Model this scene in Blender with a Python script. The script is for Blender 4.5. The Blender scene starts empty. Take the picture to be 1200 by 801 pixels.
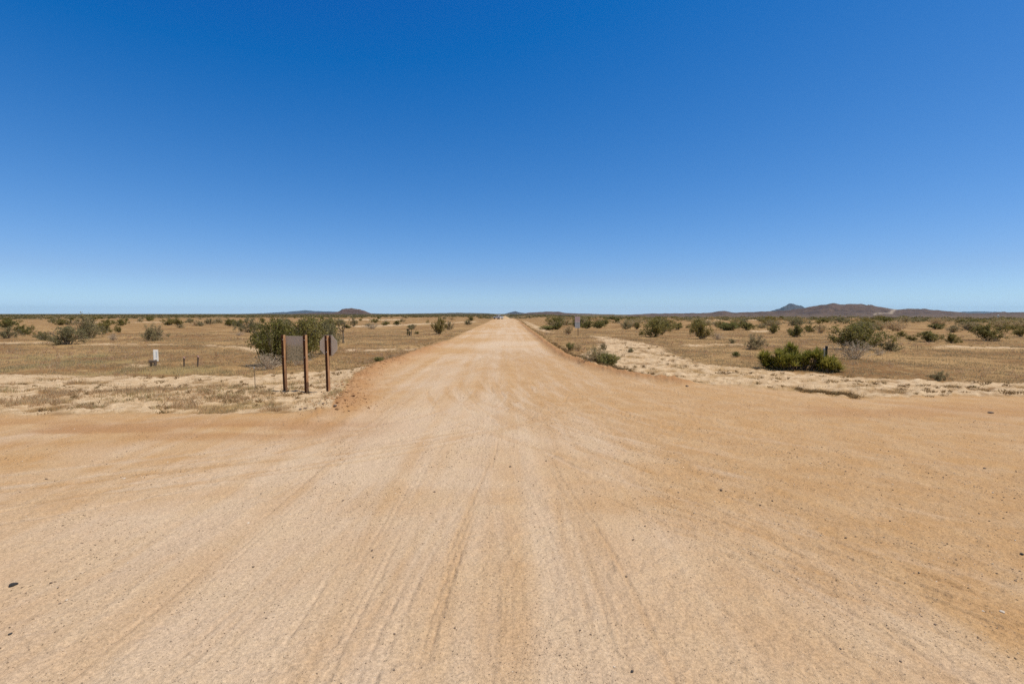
import bpy, math, random
import numpy as np
from mathutils import Vector

scene = bpy.context.scene
COL = scene.collection
R = math.radians
rng = np.random.default_rng(7)
random.seed(7)

# ------------------------------------------------------------------ camera model
F = 566.7            # focal length in photo pixels (1200 wide)
CX, CY, HZ = 600.0, 400.5, 367.6
H = 2.4
PITCH = math.atan((CY - HZ) / F)

def at(px, py, z=0.0):
    """ground point (x, y) seen at photo pixel px,py for a surface at height z"""
    u = (px - CX) / F
    v = -(py - CY) / F
    dy = math.cos(PITCH) + v * math.sin(PITCH)
    dz = -math.sin(PITCH) + v * math.cos(PITCH)
    t = (z - H) / dz
    return (u * t, dy * t)

def at_size(px, py, w, h):
    x, y = at(px, py)
    return x, y, w * y / F, h * y / F

# ------------------------------------------------------------------ helpers
def tag(o, label=None, cat=None, group=None, kind=None):
    if label: o['label'] = label
    if cat: o['category'] = cat
    if group: o['group'] = group
    if kind: o['kind'] = kind
    return o

def empty(name, loc=(0, 0, 0), rz=0.0):
    o = bpy.data.objects.new(name, None)
    o.empty_display_size = 0.2
    COL.objects.link(o)
    o.location = loc
    o.rotation_euler = (0, 0, rz)
    return o

def link(name, me, mat=None, parent=None):
    o = bpy.data.objects.new(name, me)
    COL.objects.link(o)
    if mat is not None and not me.materials:
        me.materials.append(mat)
    if parent is not None:
        o.parent = parent
    return o

def np_mesh(name, V, faces, attrs=None, smooth=False):
    """V (n,3); faces: list of int arrays (m,k)."""
    V = np.asarray(V, dtype=np.float32)
    me = bpy.data.meshes.new(name)
    me.vertices.add(len(V))
    me.vertices.foreach_set('co', V.ravel())
    faces = [np.asarray(f, dtype=np.int32) for f in faces if len(f)]
    loops = np.concatenate([f.ravel() for f in faces])
    tot = np.concatenate([np.full(len(f), f.shape[1], dtype=np.int32) for f in faces])
    start = np.concatenate([[0], np.cumsum(tot)[:-1]]).astype(np.int32)
    me.loops.add(len(loops))
    me.loops.foreach_set('vertex_index', loops)
    me.polygons.add(len(tot))
    me.polygons.foreach_set('loop_start', start)
    me.polygons.foreach_set('loop_total', tot)
    me.polygons.foreach_set('use_smooth', np.full(len(tot), smooth, dtype=bool))
    if attrs:
        for k, a in attrs.items():
            at_ = me.attributes.new(k, 'FLOAT', 'POINT')
            at_.data.foreach_set('value', np.asarray(a, dtype=np.float32))
    me.update(calc_edges=True)
    return me

class MB:
    """collects boxes, prisms and tubes into one mesh"""
    def __init__(self):
        self.v, self.q, self.t, self.n = [], [], [], 0
    def add(self, V, quads=(), tris=()):
        V = np.asarray(V, float)
        self.v.append(V)
        if len(quads): self.q.append(np.asarray(quads, int) + self.n)
        if len(tris): self.t.append(np.asarray(tris, int) + self.n)
        self.n += len(V)
    def box(self, c, s, b=0.004):
        """box with chamfered edges"""
        hx, hy, hz = s[0] / 2, s[1] / 2, s[2] / 2
        b = min(b, hx * .45, hy * .45, hz * .45)
        V, idx = [], {}
        for sx in (-1, 1):
            for sy in (-1, 1):
                for sz in (-1, 1):
                    for ax in range(3):
                        p = [sx * (hx - b), sy * (hy - b), sz * (hz - b)]
                        p[ax] = (sx * hx, sy * hy, sz * hz)[ax]
                        idx[(sx, sy, sz, ax)] = len(V)
                        V.append((p[0] + c[0], p[1] + c[1], p[2] + c[2]))
        Q, T = [], []
        for ax in range(3):
            o1, o2 = [a for a in range(3) if a != ax]
            for s_ in (-1, 1):
                f = []
                for a, b_ in ((-1, -1), (1, -1), (1, 1), (-1, 1)):
                    k = [0, 0, 0]; k[ax] = s_; k[o1] = a; k[o2] = b_
                    f.append(idx[(k[0], k[1], k[2], ax)])
                Q.append(f)
        for ax in range(3):           # edges parallel to ax
            o1, o2 = [a for a in range(3) if a != ax]
            for a in (-1, 1):
                for b_ in (-1, 1):
                    f = []
                    for s_, which in ((-1, o1), (1, o1), (1, o2), (-1, o2)):
                        k = [0, 0, 0]; k[ax] = s_; k[o1] = a; k[o2] = b_
                        f.append(idx[(k[0], k[1], k[2], which)])
                    Q.append(f)
        for sx in (-1, 1):
            for sy in (-1, 1):
                for sz in (-1, 1):
                    T.append([idx[(sx, sy, sz, a)] for a in range(3)])
        self.add(V, Q, T)
        return self
    def tube(self, P, rad, n=6, cap=True):
        P = np.asarray(P, float)
        rad = np.broadcast_to(np.asarray(rad, float), (len(P),))
        d = np.gradient(P, axis=0)
        d /= np.linalg.norm(d, axis=1)[:, None] + 1e-9
        ref = np.where(np.abs(d[:, 2:3]) > 0.9, np.array([[1., 0, 0]]), np.array([[0, 0, 1.]]))
        a = np.cross(d, ref); a /= np.linalg.norm(a, axis=1)[:, None] + 1e-9
        b = np.cross(d, a)
        th = np.linspace(0, 2 * math.pi, n, endpoint=False)
        V = (P[:, None, :] + rad[:, None, None] * (np.cos(th)[None, :, None] * a[:, None, :] + np.sin(th)[None, :, None] * b[:, None, :])).reshape(-1, 3)
        Q = []
        for i in range(len(P) - 1):
            for j in range(n):
                k = (j + 1) % n
                Q.append((i * n + j, i * n + k, (i + 1) * n + k, (i + 1) * n + j))
        T = []
        if cap:
            V = np.vstack([V, P[:1], P[-1:]])
            c0, c1 = len(V) - 2, len(V) - 1
            for j in range(n):
                k = (j + 1) % n
                T.append((c0, k, j)); T.append((c1, (len(P) - 1) * n + j, (len(P) - 1) * n + k))
        self.add(V, Q, T)
        return self
    def prism(self, pts, y0, y1):
        """polygon in the x,z plane given thickness along y"""
        n = len(pts)
        V = [(p[0], y0, p[1]) for p in pts] + [(p[0], y1, p[1]) for p in pts]
        c = np.mean(np.asarray(pts, float), axis=0)
        V += [(c[0], y0, c[1]), (c[0], y1, c[1])]
        Q = [(i, (i + 1) % n, n + (i + 1) % n, n + i) for i in range(n)]
        T = [((i + 1) % n, i, 2 * n) for i in range(n)] + [(n + i, n + (i + 1) % n, 2 * n + 1) for i in range(n)]
        self.add(V, Q, T)
        return self
    def mesh(self, name, smooth=False):
        f = []
        if self.q: f.append(np.vstack(self.q))
        if self.t: f.append(np.vstack(self.t))
        return np_mesh(name, np.vstack(self.v), f, smooth=smooth)
    def build(self, name, mat, parent=None, smooth=False):
        return link(name, self.mesh(name, smooth), mat, parent)

# ------------------------------------------------------------------ noise
def _hash(ix, iy, seed):
    h = (ix.astype(np.int64) * 374761393 + iy.astype(np.int64) * 668265263 + seed * 982451653) & 0xffffffff
    h = ((h ^ (h >> 13)) * 1274126177) & 0xffffffff
    h = ((h ^ (h >> 16)) * 2246822519) & 0xffffffff
    return (h & 0xffffff) / float(0xffffff)

def vnoise(x, y, seed=0):
    fx, fy = np.floor(x), np.floor(y)
    u, v = x - fx, y - fy
    u = u * u * u * (u * (u * 6 - 15) + 10); v = v * v * v * (v * (v * 6 - 15) + 10)
    ix, iy = fx.astype(np.int64), fy.astype(np.int64)
    a, b = _hash(ix, iy, seed), _hash(ix + 1, iy, seed)
    c, d = _hash(ix, iy + 1, seed), _hash(ix + 1, iy + 1, seed)
    return (a * (1 - u) + b * u) * (1 - v) + (c * (1 - u) + d * u) * v

def fbm(x, y, octv=4, seed=0):
    s, amp, tot = 0, 1.0, 0.0
    for i in range(octv):
        s = s + amp * vnoise(x * 2 ** i + 17.3 * i, y * 2 ** i - 9.1 * i, seed + i)
        tot += amp; amp *= 0.5
    return s / tot

def sstep(a, b, x):
    t = np.clip((x - a) / (b - a), 0, 1)
    return t * t * (3 - 2 * t)

def inpoly(x, y, P):
    inside = np.zeros(x.shape, dtype=bool)
    n = len(P)
    for i in range(n):
        x1, y1 = P[i]; x2, y2 = P[(i + 1) % n]
        if y1 == y2: continue
        c = ((y1 > y) != (y2 > y)) & (x < (x2 - x1) * (y - y1) / (y2 - y1) + x1)
        inside ^= c
    return inside

def segdist(x, y, P):
    d = np.full(x.shape, 1e9)
    for (x1, y1), (x2, y2) in zip(P[:-1], P[1:]):
        dx, dy = x2 - x1, y2 - y1
        t = np.clip(((x - x1) * dx + (y - y1) * dy) / (dx * dx + dy * dy + 1e-9), 0, 1)
        d = np.minimum(d, np.hypot(x - x1 - t * dx, y - y1 - t * dy))
    return d

# ------------------------------------------------------------------ materials
def new_mat(name):
    m = bpy.data.materials.new(name)
    m.use_nodes = True
    nt = m.node_tree
    b = nt.nodes['Principled BSDF']
    b.inputs['Specular IOR Level'].default_value = 0.15
    b.inputs['Roughness'].default_value = 0.9
    return m, nt, b

class NT:
    def __init__(self, nt): self.nt = nt
    def n(self, typ, **kw):
        nd = self.nt.nodes.new(typ)
        for k, v in kw.items(): setattr(nd, k, v)
        return nd
    def l(self, a, b): self.nt.links.new(a, b)
    def attr(self, name):
        return self.n('ShaderNodeAttribute', attribute_name=name).outputs['Fac']
    def pos(self):
        return self.n('ShaderNodeNewGeometry').outputs['Position']
    def noise(self, scale, detail=4, vec=None, rough=0.55, dim='3D'):
        nd = self.n('ShaderNodeTexNoise', noise_dimensions=dim)
        nd.inputs['Scale'].default_value = scale
        nd.inputs['Detail'].default_value = detail
        nd.inputs['Roughness'].default_value = rough
        if vec is not None: self.l(vec, nd.inputs['Vector'])
        return nd.outputs['Fac']
    def scale(self, vec, s):
        nd = self.n('ShaderNodeMapping'); nd.inputs['Scale'].default_value = s
        self.l(vec, nd.inputs['Vector']); return nd.outputs['Vector']
    def math(self, op, a, b=None, c=None, clamp=False):
        nd = self.n('ShaderNodeMath', operation=op, use_clamp=clamp)
        for i, v in enumerate((a, b, c)):
            if v is None: continue
            if isinstance(v, (int, float)): nd.inputs[i].default_value = v
            else: self.l(v, nd.inputs[i])
        return nd.outputs[0]
    def rng(self, v, a, b, c=0.0, d=1.0, smooth=True):
        nd = self.n('ShaderNodeMapRange', interpolation_type='SMOOTHSTEP' if smooth else 'LINEAR')
        self.l(v, nd.inputs['Value'])
        for k, x in zip(('From Min', 'From Max', 'To Min', 'To Max'), (a, b, c, d)): nd.inputs[k].default_value = x
        return nd.outputs['Result']
    def mix(self, fac, a, b, mode='MIX'):
        nd = self.n('ShaderNodeMix', data_type='RGBA', blend_type=mode)
        for sock, v in ((nd.inputs['Factor'], fac), (nd.inputs['A'], a), (nd.inputs['B'], b)):
            if isinstance(v, (int, float)): sock.default_value = v
            elif isinstance(v, tuple): sock.default_value = (*v, 1.0)
            else: self.l(v, sock)
        return nd.outputs['Result']
    def bump(self, h, strength=1.0, dist=0.01, normal=None):
        nd = self.n('ShaderNodeBump')
        nd.inputs['Strength'].default_value = strength
        nd.inputs['Distance'].default_value = dist
        self.l(h, nd.inputs['Height'])
        if normal is not None: self.l(normal, nd.inputs['Normal'])
        return nd.outputs['Normal']

def ground_material():
    m, nt, b = new_mat('desert soil')
    g = NT(nt)
    P = g.pos()
    road, sand, tint, rut, lit_ = g.attr('road'), g.attr('sand'), g.attr('tint'), g.attr('rut'), g.attr('green')
    # ---- packed road dirt: pinkish where driven, ochre where loose
    big = g.noise(0.22, 4, P)
    med = g.noise(1.6, 5, P)
    fine = g.noise(38, 4, P, 0.65)
    grit = g.noise(210, 2, P, 0.6)
    rc = g.mix(tint, (0.490, 0.285, 0.126), (0.592, 0.424, 0.274))
    rc = g.mix(g.math('MULTIPLY', g.rng(big, 0.45, 0.75), 0.45), rc, (0.500, 0.280, 0.112))
    rc = g.mix(g.math('MULTIPLY', g.rng(med, 0.35, 0.7), 0.30), rc, (0.622, 0.450, 0.268))
    rc = g.mix(g.math('MULTIPLY', rut, 0.5), rc, (0.395, 0.262, 0.158))
    rc = g.mix(g.attr('loose'), rc, (0.40, 0.205, 0.088))
    # ---- pale sand
    sc = g.mix(g.rng(g.noise(3.5, 5, P), 0.3, 0.7), (0.465, 0.305, 0.160), (0.640, 0.462, 0.278))
    # ---- dry plain: red-brown litter, straw, a little olive
    pn = g.noise(0.16, 5, P)
    pn2 = g.noise(2.2, 5, P, 0.65)
    pc = g.mix(g.rng(pn, 0.38, 0.62), (0.225, 0.117, 0.045), (0.385, 0.232, 0.098))
    pc = g.mix(g.math('MULTIPLY', g.rng(pn2, 0.46, 0.70), 0.7), pc, (0.470, 0.315, 0.140))
    pc = g.mix(g.math('MULTIPLY', g.rng(g.noise(5.5, 4, P, 0.7), 0.52, 0.72), 0.6), pc, (0.19, 0.105, 0.05))
    pc = g.mix(g.math('MULTIPLY', lit_, 0.75), pc, (0.325, 0.235, 0.095))
    vc = g.mix(g.rng(g.noise(0.35, 5, P, 0.7), 0.38, 0.62), (0.055, 0.055, 0.024), (0.150, 0.120, 0.058))
    pc = g.mix(g.attr('veg'), pc, vc)
    col = g.mix(sand, pc, sc)
    col = g.mix(road, col, rc)
    # ---- grain
    gr = g.math('ADD', g.math('MULTIPLY', g.rng(fine, 0.25, 0.75), 0.42), g.math('MULTIPLY', g.rng(grit, 0.25, 0.75), 0.46))
    col = g.mix(1.0, col, _grey(g, gr, 0.585), 'MULTIPLY')
    # embedded small stones: dark and pale specks
    for sc_, thr, c, amt in ((55, 0.20, (0.16, 0.105, 0.07), 0.75), (80, 0.15, (0.78, 0.66, 0.52), 0.65), (26, 0.13, (0.12, 0.085, 0.06), 0.75)):
        v = g.n('ShaderNodeTexVoronoi', feature='F1'); v.inputs['Scale'].default_value = sc_
        g.l(P, v.inputs['Vector'])
        sep = g.n('ShaderNodeSeparateColor'); g.l(v.outputs['Color'], sep.inputs[0])
        pick = g.math('GREATER_THAN', g.math('ADD', sep.outputs[0], g.math('MULTIPLY', med, 0.5)), 1.16)
        near = g.rng(v.outputs['Distance'], thr, thr * 1.8, 1.0, 0.0)
        col = g.mix(g.math('MULTIPLY', g.math('MULTIPLY', near, pick), amt), col, c)
    g.l(col, b.inputs['Base Color'])
    b.inputs['Roughness'].default_value = 0.95
    b.inputs['Specular IOR Level'].default_value = 0.05
    hgt = g.math('ADD', g.math('MULTIPLY', fine, 1.0), g.math('MULTIPLY', grit, 0.35))
    n1 = g.bump(hgt, 0.8, 0.016)
    n2 = g.bump(g.noise(9, 4, P, 0.6), 0.4, 0.03, n1)
    g.l(n2, b.inputs['Normal'])
    return m

def _grey(g, fac, base):
    c = g.n('ShaderNodeCombineColor')
    v = g.math('ADD', fac, base)
    for i in range(3): g.l(v, c.inputs[i])
    return c.outputs[0]

def leaf_material(name, dark, light, dry=(0.28, 0.2, 0.09), dryamt=0.2, transl=0.25):
    m, nt, b = new_mat(name)
    g = NT(nt)
    t = g.attr('tint')
    oi = g.n('ShaderNodeObjectInfo').outputs['Random']
    c = g.mix(t, dark, light)
    c = g.mix(g.rng(t, 1 - dryamt, 1.0), c, dry)
    hs = g.n('ShaderNodeHueSaturation'); g.l(c, hs.inputs['Color'])
    g.l(g.rng(oi, 0, 1, 0.75, 1.25, False), hs.inputs['Value'])
    g.l(g.rng(oi, 0, 1, 0.515, 0.485, False), hs.inputs['Hue'])
    b.inputs['Roughness'].default_value = 0.6
    b.inputs['Specular IOR Level'].default_value = 0.25
    g.l(hs.outputs[0], b.inputs['Base Color'])
    tr = g.n('ShaderNodeBsdfTranslucent'); g.l(hs.outputs[0], tr.inputs['Color'])
    mx = g.n('ShaderNodeMixShader'); mx.inputs[0].default_value = transl
    g.l(b.outputs[0], mx.inputs[1]); g.l(tr.outputs[0], mx.inputs[2])
    g.l(mx.outputs[0], nt.nodes['Material Output'].inputs['Surface'])
    return m

def simple(name, c1, c2, scale=8, rough=0.85, metal=0.0, bump=0.003, stretch=(1, 1, 1), spec=0.2):
    m, nt, b = new_mat(name)
    g = NT(nt)
    tc = g.n('ShaderNodeTexCoord').outputs['Object']
    v = g.scale(tc, stretch)
    nz = g.noise(scale, 5, v, 0.65)
    g.l(g.mix(g.rng(nz, 0.3, 0.7), c1, c2), b.inputs['Base Color'])
    b.inputs['Roughness'].default_value = rough
    b.inputs['Metallic'].default_value = metal
    b.inputs['Specular IOR Level'].default_value = spec
    if bump: g.l(g.bump(nz, 0.6, bump), b.inputs['Normal'])
    return m

M_GROUND = ground_material()
M_CREO = leaf_material('creosote leaves', (0.145, 0.128, 0.027), (0.335, 0.280, 0.080), dryamt=0.16, transl=0.4)
M_OLIVE = leaf_material('grey green leaves', (0.250, 0.210, 0.095), (0.430, 0.360, 0.180), dryamt=0.25, transl=0.4)
M_GREEN = leaf_material('bright green leaves', (0.220, 0.210, 0.055), (0.390, 0.340, 0.115), dryamt=0.2, transl=0.4)
M_DEAD = leaf_material('dead grey twig leaves', (0.33, 0.25, 0.155), (0.52, 0.41, 0.27), dryamt=0.3, transl=0.3)
M_YUCCA = leaf_material('spiky yucca leaves', (0.170, 0.165, 0.022), (0.470, 0.400, 0.090), dryamt=0.14, transl=0.3)
M_GRASS = leaf_material('dry grass blades', (0.480, 0.335, 0.165), (0.720, 0.560, 0.315), dry=(0.44, 0.39, 0.17), dryamt=0.25, transl=0.45)
M_WEED = leaf_material('low brown weeds', (0.30, 0.18, 0.08), (0.44, 0.29, 0.135), dry=(0.30, 0.245, 0.10), dryamt=0.3, transl=0.35)
M_SCRUB = leaf_material('distant scrub leaves', (0.120, 0.108, 0.038), (0.250, 0.215, 0.085), dry=(0.42, 0.31, 0.16), dryamt=0.3, transl=0.35)
M_STEM = simple('grey brown stems', (0.12, 0.09, 0.065), (0.26, 0.21, 0.155), 20, bump=0)
M_DEADSTEM = simple('bleached dead stems', (0.44, 0.34, 0.235), (0.62, 0.50, 0.36), 20, bump=0)
M_POST = simple('shade tone rusty wood', (0.030, 0.010, 0.005), (0.11, 0.042, 0.018), 9, 0.8, stretch=(3, 3, 0.5), bump=0.004)  # dark tone puts the shade into the colour of the posts' other faces
M_POSTLIT = simple('sunlit tone rusty wood', (0.36, 0.17, 0.075), (0.56, 0.33, 0.17), 9, 0.85, stretch=(3, 3, 0.5), bump=0.003)  # same wood, sunlight painted into the colour for the posts' right faces
M_ALU = simple('weathered aluminium', (0.68, 0.58, 0.46), (0.76, 0.66, 0.54), 6, 0.6, 0.0, bump=0.001)
def panel_material():
    m, nt, b = new_mat('mottled sign back')
    g = NT(nt)
    tc = g.n('ShaderNodeTexCoord').outputs['Object']
    n1 = g.noise(9, 5, tc, 0.7)
    sp_ = g.n('ShaderNodeSeparateXYZ'); g.l(tc, sp_.inputs[0])
    low = g.rng(g.math('ADD', sp_.outputs[2], g.math('MULTIPLY', n1, 0.35)), 1.56, 1.70, 1, 0)
    c = g.mix(g.rng(g.noise(30, 3, tc), .3, .7), (0.50, 0.43, 0.36), (0.60, 0.51, 0.42))
    st = g.mix(g.rng(g.noise(24, 4, tc, .7), .35, .65), (0.22, 0.19, 0.095), (0.66, 0.56, 0.36))  # olive and tan mottling for the lower part
    g.l(g.mix(g.math('MULTIPLY', low, .85), c, st), b.inputs['Base Color'])
    b.inputs['Roughness'].default_value = .7
    return m
M_PANEL = panel_material()
M_RED = simple('faded red sheeting', (0.42, 0.03, 0.025), (0.5, 0.05, 0.04), 5, 0.5, bump=0)
M_WHITE = simple('weathered white paint', (0.58, 0.53, 0.46), (0.74, 0.69, 0.61), 7, 0.7, bump=0.001)
M_DARKWOOD = simple('dark weathered wood', (0.10, 0.07, 0.05), (0.2, 0.15, 0.11), 10, 0.9, stretch=(2, 2, 0.4))
M_DARKMETAL = simple('blue black metal', (0.012, 0.014, 0.018), (0.03, 0.034, 0.04), 8, 0.6, 0.2, bump=0.001)
M_PALEMETAL = simple('pale grey metal', (0.45, 0.45, 0.45), (0.58, 0.57, 0.55), 8, 0.6, 0.2, bump=0.001)
M_PINK = simple('sun faded pink sheeting', (0.50, 0.37, 0.37), (0.60, 0.47, 0.46), 6, 0.6, bump=0)
M_GREYSIGN = simple('grey sign sheeting', (0.36, 0.37, 0.38), (0.5, 0.5, 0.5), 5, 0.6, bump=0)
M_RIBBON = simple('pink survey ribbon', (0.62, 0.35, 0.3), (0.72, 0.45, 0.4), 5, 0.6, bump=0)
M_CARPAINT = simple('white car paint', (0.78, 0.77, 0.75), (0.82, 0.81, 0.80), 3, 0.35, bump=0, spec=0.5)
M_GLASS = simple('dark car glass', (0.02, 0.025, 0.03), (0.03, 0.035, 0.04), 3, 0.1, bump=0, spec=0.5)
M_TYRE = simple('black rubber', (0.02, 0.02, 0.02), (0.04, 0.04, 0.04), 8, 0.9, bump=0)
M_LAMP = simple('clear lamp lens', (0.6, 0.6, 0.6), (0.7, 0.7, 0.7), 4, 0.2, bump=0, spec=0.5)
M_STONE = simple('dark brown stone', (0.13, 0.09, 0.065), (0.28, 0.20, 0.14), 25, 0.9, bump=0.002)
M_BLACKSTONE = simple('charcoal stone', (0.035, 0.033, 0.032), (0.075, 0.07, 0.065), 25, 0.85, bump=0.002)
M_PALESTONE = simple('pale quartz stone', (0.62, 0.50, 0.37), (0.74, 0.62, 0.48), 25, 0.8, bump=0.002)

def pebble_material():
    m, nt, b = new_mat('mixed gravel')
    g = NT(nt)
    t = g.attr('tint')
    r = g.n('ShaderNodeValToRGB'); g.l(t, r.inputs[0])
    e = r.color_ramp.elements
    e[0].position = 0.0; e[0].color = (0.16, 0.11, 0.075, 1)
    e[1].position = 1.0; e[1].color = (0.78, 0.68, 0.55, 1)
    for p, c in ((0.35, (0.24, 0.16, 0.10, 1)), (0.6, (0.44, 0.31, 0.195, 1)), (0.85, (0.58, 0.44, 0.30, 1))):
        k = e.new(p); k.color = c
    g.l(r.outputs[0], b.inputs['Base Color'])
    return m
M_PEBBLE = pebble_material()
M_CLOD = simple('reddish soil clods', (0.30, 0.15, 0.065), (0.48, 0.28, 0.135), 4, 0.95, bump=0)

def hill_material(name, c1, c2, c3, s):
    m, nt, b = new_mat(name)
    g = NT(nt)
    P = g.pos()
    n1 = g.noise(0.010 * s, 6, P, 0.6)
    n2 = g.noise(0.05 * s, 5, P, 0.7)
    c = g.mix(g.rng(n1, 0.35, 0.65), c1, c2)
    c = g.mix(g.math('MULTIPLY', g.rng(n2, 0.45, 0.7), 0.7), c, c3)
    v = g.n('ShaderNodeTexVoronoi'); v.inputs['Scale'].default_value = 0.09 * s; g.l(P, v.inputs['Vector'])
    c = g.mix(g.math('MULTIPLY', g.rng(v.outputs['Distance'], 0.15, 0.4, 1, 0), 0.45), c, (0.06, 0.06, 0.03))
    zz = g.n('ShaderNodeSeparateXYZ'); g.l(P, zz.inputs[0])
    c = g.mix(g.math('MULTIPLY', g.rng(zz.outputs[2], -34.0, 12.0, 1, 0), 0.6), c, (0.21, 0.145, 0.082))
    c = g.mix(g.attr('scar'), c, (0.52, 0.40, 0.28))
    g.l(c, b.inputs['Base Color'])
    g.l(g.bump(n2, 0.8, 6.0), b.inputs['Normal'])
    return m
M_HILL = hill_material('bare brown hillside', (0.066, 0.040, 0.030), (0.125, 0.076, 0.053), (0.21, 0.142, 0.095), 1.0)
M_LOWRISE = hill_material('scrub covered rise', (0.060, 0.055, 0.032), (0.105, 0.085, 0.052), (0.14, 0.11, 0.07), 1.0)
M_FARHILL = hill_material('far mountain rock', (0.045, 0.045, 0.050), (0.075, 0.068, 0.068), (0.10, 0.085, 0.075), 0.3)

# ------------------------------------------------------------------ layout polygons
def G(*pts): return [at(*p) for p in pts]
ROAD_L = G((576, 375), (556, 384.5), (513, 404), (468, 420), (438, 430), (414, 446), (400, 468), (388, 483.2))
ROAD_R = G((1200, 464.5), (1112, 463.5), (1000, 467), (935, 459), (860, 452), (800, 448.5), (732, 439), (695, 429.5), (667, 419), (640, 401), (623, 387.5), (608, 376))
xl, yl = ROAD_L[0]; xr, yr = ROAD_R[-1]
dirx = (xl + xr) / 2 / yl                     # heading of the road
far_y = 330.0
POLY_ROAD = [(dirx * far_y - 4.4, far_y)] + ROAD_L + G((150, 484.3), (0, 488)) + \
    [(-40, 10.8), (-400, 9.5), (-400, -9), (-5, -9), (-5, -400), (5, -400), (5, -9), (400, -9), (400, 15), (40, 14.2)] + ROAD_R + [(dirx * far_y + 4.4, far_y)]
SANDS = [
    G((-300, 437), (-10, 438), (150, 442), (270, 441), (330, 438), (420, 433), (434, 432), (412, 447), (380, 447.5), (270, 452.5), (180, 453), (100, 461), (0, 467), (-300, 470)),
    G((-300, 484), (0, 481.5), (110, 479.5), (150, 477.5), (270, 479), (326, 474), (392, 465.5), (400, 470), (390, 484), (150, 485), (0, 489), (-300, 494)),
    G((690, 392.5), (722, 396.5), (776, 406), (795, 419), (847, 430), (920, 435), (980, 440), (1060, 445), (1200, 449), (1600, 453), (1600, 466), (1200, 465.5), (1112, 464.5), (1000, 468), (935, 460), (860, 453), (800, 449.5), (732, 440), (697, 431), (672, 420), (690, 411), (704, 403), (700, 398)),
    G((-100, 400.6), (60, 400.9), (62, 402.3), (-100, 402.6)), G((100, 402.6), (162, 402.8), (205, 403.2), (205, 404), (100, 404)),
    G((244, 403.8), (275, 404.5), (308, 409), (306, 412), (275, 407.5), (246, 405.8)),
    G((402, 408.8), (440, 409), (500, 409.4), (500, 411), (440, 411), (402, 410.8)),
    G((1098, 405.2), (1120, 404.8), (1180, 407), (1230, 408), (1230, 409), (1180, 408.5), (1120, 407.6), (1098, 407)),
    G((800, 403.2), (860, 403), (880, 404), (860, 405.3), (800, 405.2)), G((876, 387), (908, 387), (908, 388.8), (876, 388.6)),
    G((613, 375), (640, 386), (652, 390.5), (634, 388), (617, 379)), G((385, 374), (470, 374), (470, 375.5), (385, 375.6)),
    G((148, 428), (168, 425), (172, 428), (158, 430.5)), G((780, 373.5), (900, 374), (900, 375.2), (780, 374.8)),
    G((60, 377.3), (220, 377.3), (220, 378), (60, 378)), G((380, 383), (560, 376.5), (560, 377.3), (430, 383.5)),
]
SANDS.append(G((-200, 468), (100, 461), (270, 453), (400, 448), (404, 463), (320, 473), (150, 478), (-200, 484)))
POLY_GREEN = [G((-200, 418), (160, 414), (300, 436), (140, 441), (-200, 437)), G((-200, 467), (100, 461), (270, 453), (400, 448), (404, 462), (320, 472), (150, 477), (-200, 483))]
LOOSE_L = G((520, 401), (468, 421.5), (440, 431), (417, 447), (403, 468), (396, 480))
LOOSE_R = G((609, 377), (638, 401), (664, 419), (694, 430), (735, 440), (800, 449.5))

# ------------------------------------------------------------------ tyre-track raster (2.5 cm cells round the junction)
CELL = 0.02
RX0, RX1, RY0, RY1 = -16.0, 18.0, 1.2, 34.0
NX, NY = int((RX1 - RX0) / CELL), int((RY1 - RY0) / CELL)
trk_h = np.zeros((NY, NX), np.float32)
trk_t = np.full((NY, NX), 0.45, np.float32)
trk_r = np.zeros((NY, NX), np.float32)

def stamp(pts, width, depth, tint, strength, tread=0.0, rough=0.0, solid=0.0):
    P = np.asarray(pts)
    seg = np.hypot(*np.diff(P, axis=0).T)
    s = np.concatenate([[0], np.cumsum(seg)])
    S = np.arange(0, s[-1], CELL * 0.8)
    x, y = np.interp(S, s, P[:, 0]), np.interp(S, s, P[:, 1])
    tx, ty = np.gradient(x), np.gradient(y)
    ln = np.hypot(tx, ty) + 1e-9; tx /= ln; ty /= ln
    fade = np.clip(vnoise(S * 0.7, S * 0 + depth * 9999 + x[0] * 3.3, int(width * 1e5) % 977) * 2.8 - 1.0 + solid, 0, 1)
    offs = np.arange(-width * 0.9, width * 0.9, CELL * 0.8)
    for o in offs:
        q = abs(o) / (width * 0.5)
        prof = -1.0 if q < 0.8 else (-1.0 + (q - 0.8) / 0.2 * 1.6 if q < 1.0 else max(0.0, 0.6 * (1.8 - q) / 0.8))
        ix = ((x - ty * o - RX0) / CELL).astype(int); iy = ((y + tx * o - RY0) / CELL).astype(int)
        ok = (ix >= 0) & (ix < NX) & (iy >= 0) & (iy < NY)
        hh = prof * depth * fade
        if tread and q < 0.8:
            hh = hh + depth * tread * fade * (np.sin(S * 2 * math.pi / 0.06 + (1 if o > 0 else -1) * abs(o) * 60) > 0)
        if rough:
            hh = hh * (0.55 + 0.9 * vnoise(S * 9, S * 0 + o * 31, 3))
        a, b_ = iy[ok], ix[ok]
        trk_h[a, b_] = trk_h[a, b_] * 0.45 + hh[ok]
        if q < 1.0:
            k = strength * fade[ok] * (1 - 0.5 * q)
            trk_t[a, b_] = trk_t[a, b_] * (1 - k) + tint * k
        elif rough:
            trk_r[a, b_] = np.maximum(trk_r[a, b_], 0.6 * fade[ok] * (1.8 - q) / 0.8)

def bez(p0, p1, p2, n=60):
    t = np.linspace(0, 1, n)[:, None]
    p0, p1, p2 = map(np.asarray, (p0, p1, p2))
    return (1 - t) ** 2 * p0 + 2 * t * (1 - t) * p1 + t ** 2 * p2

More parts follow.
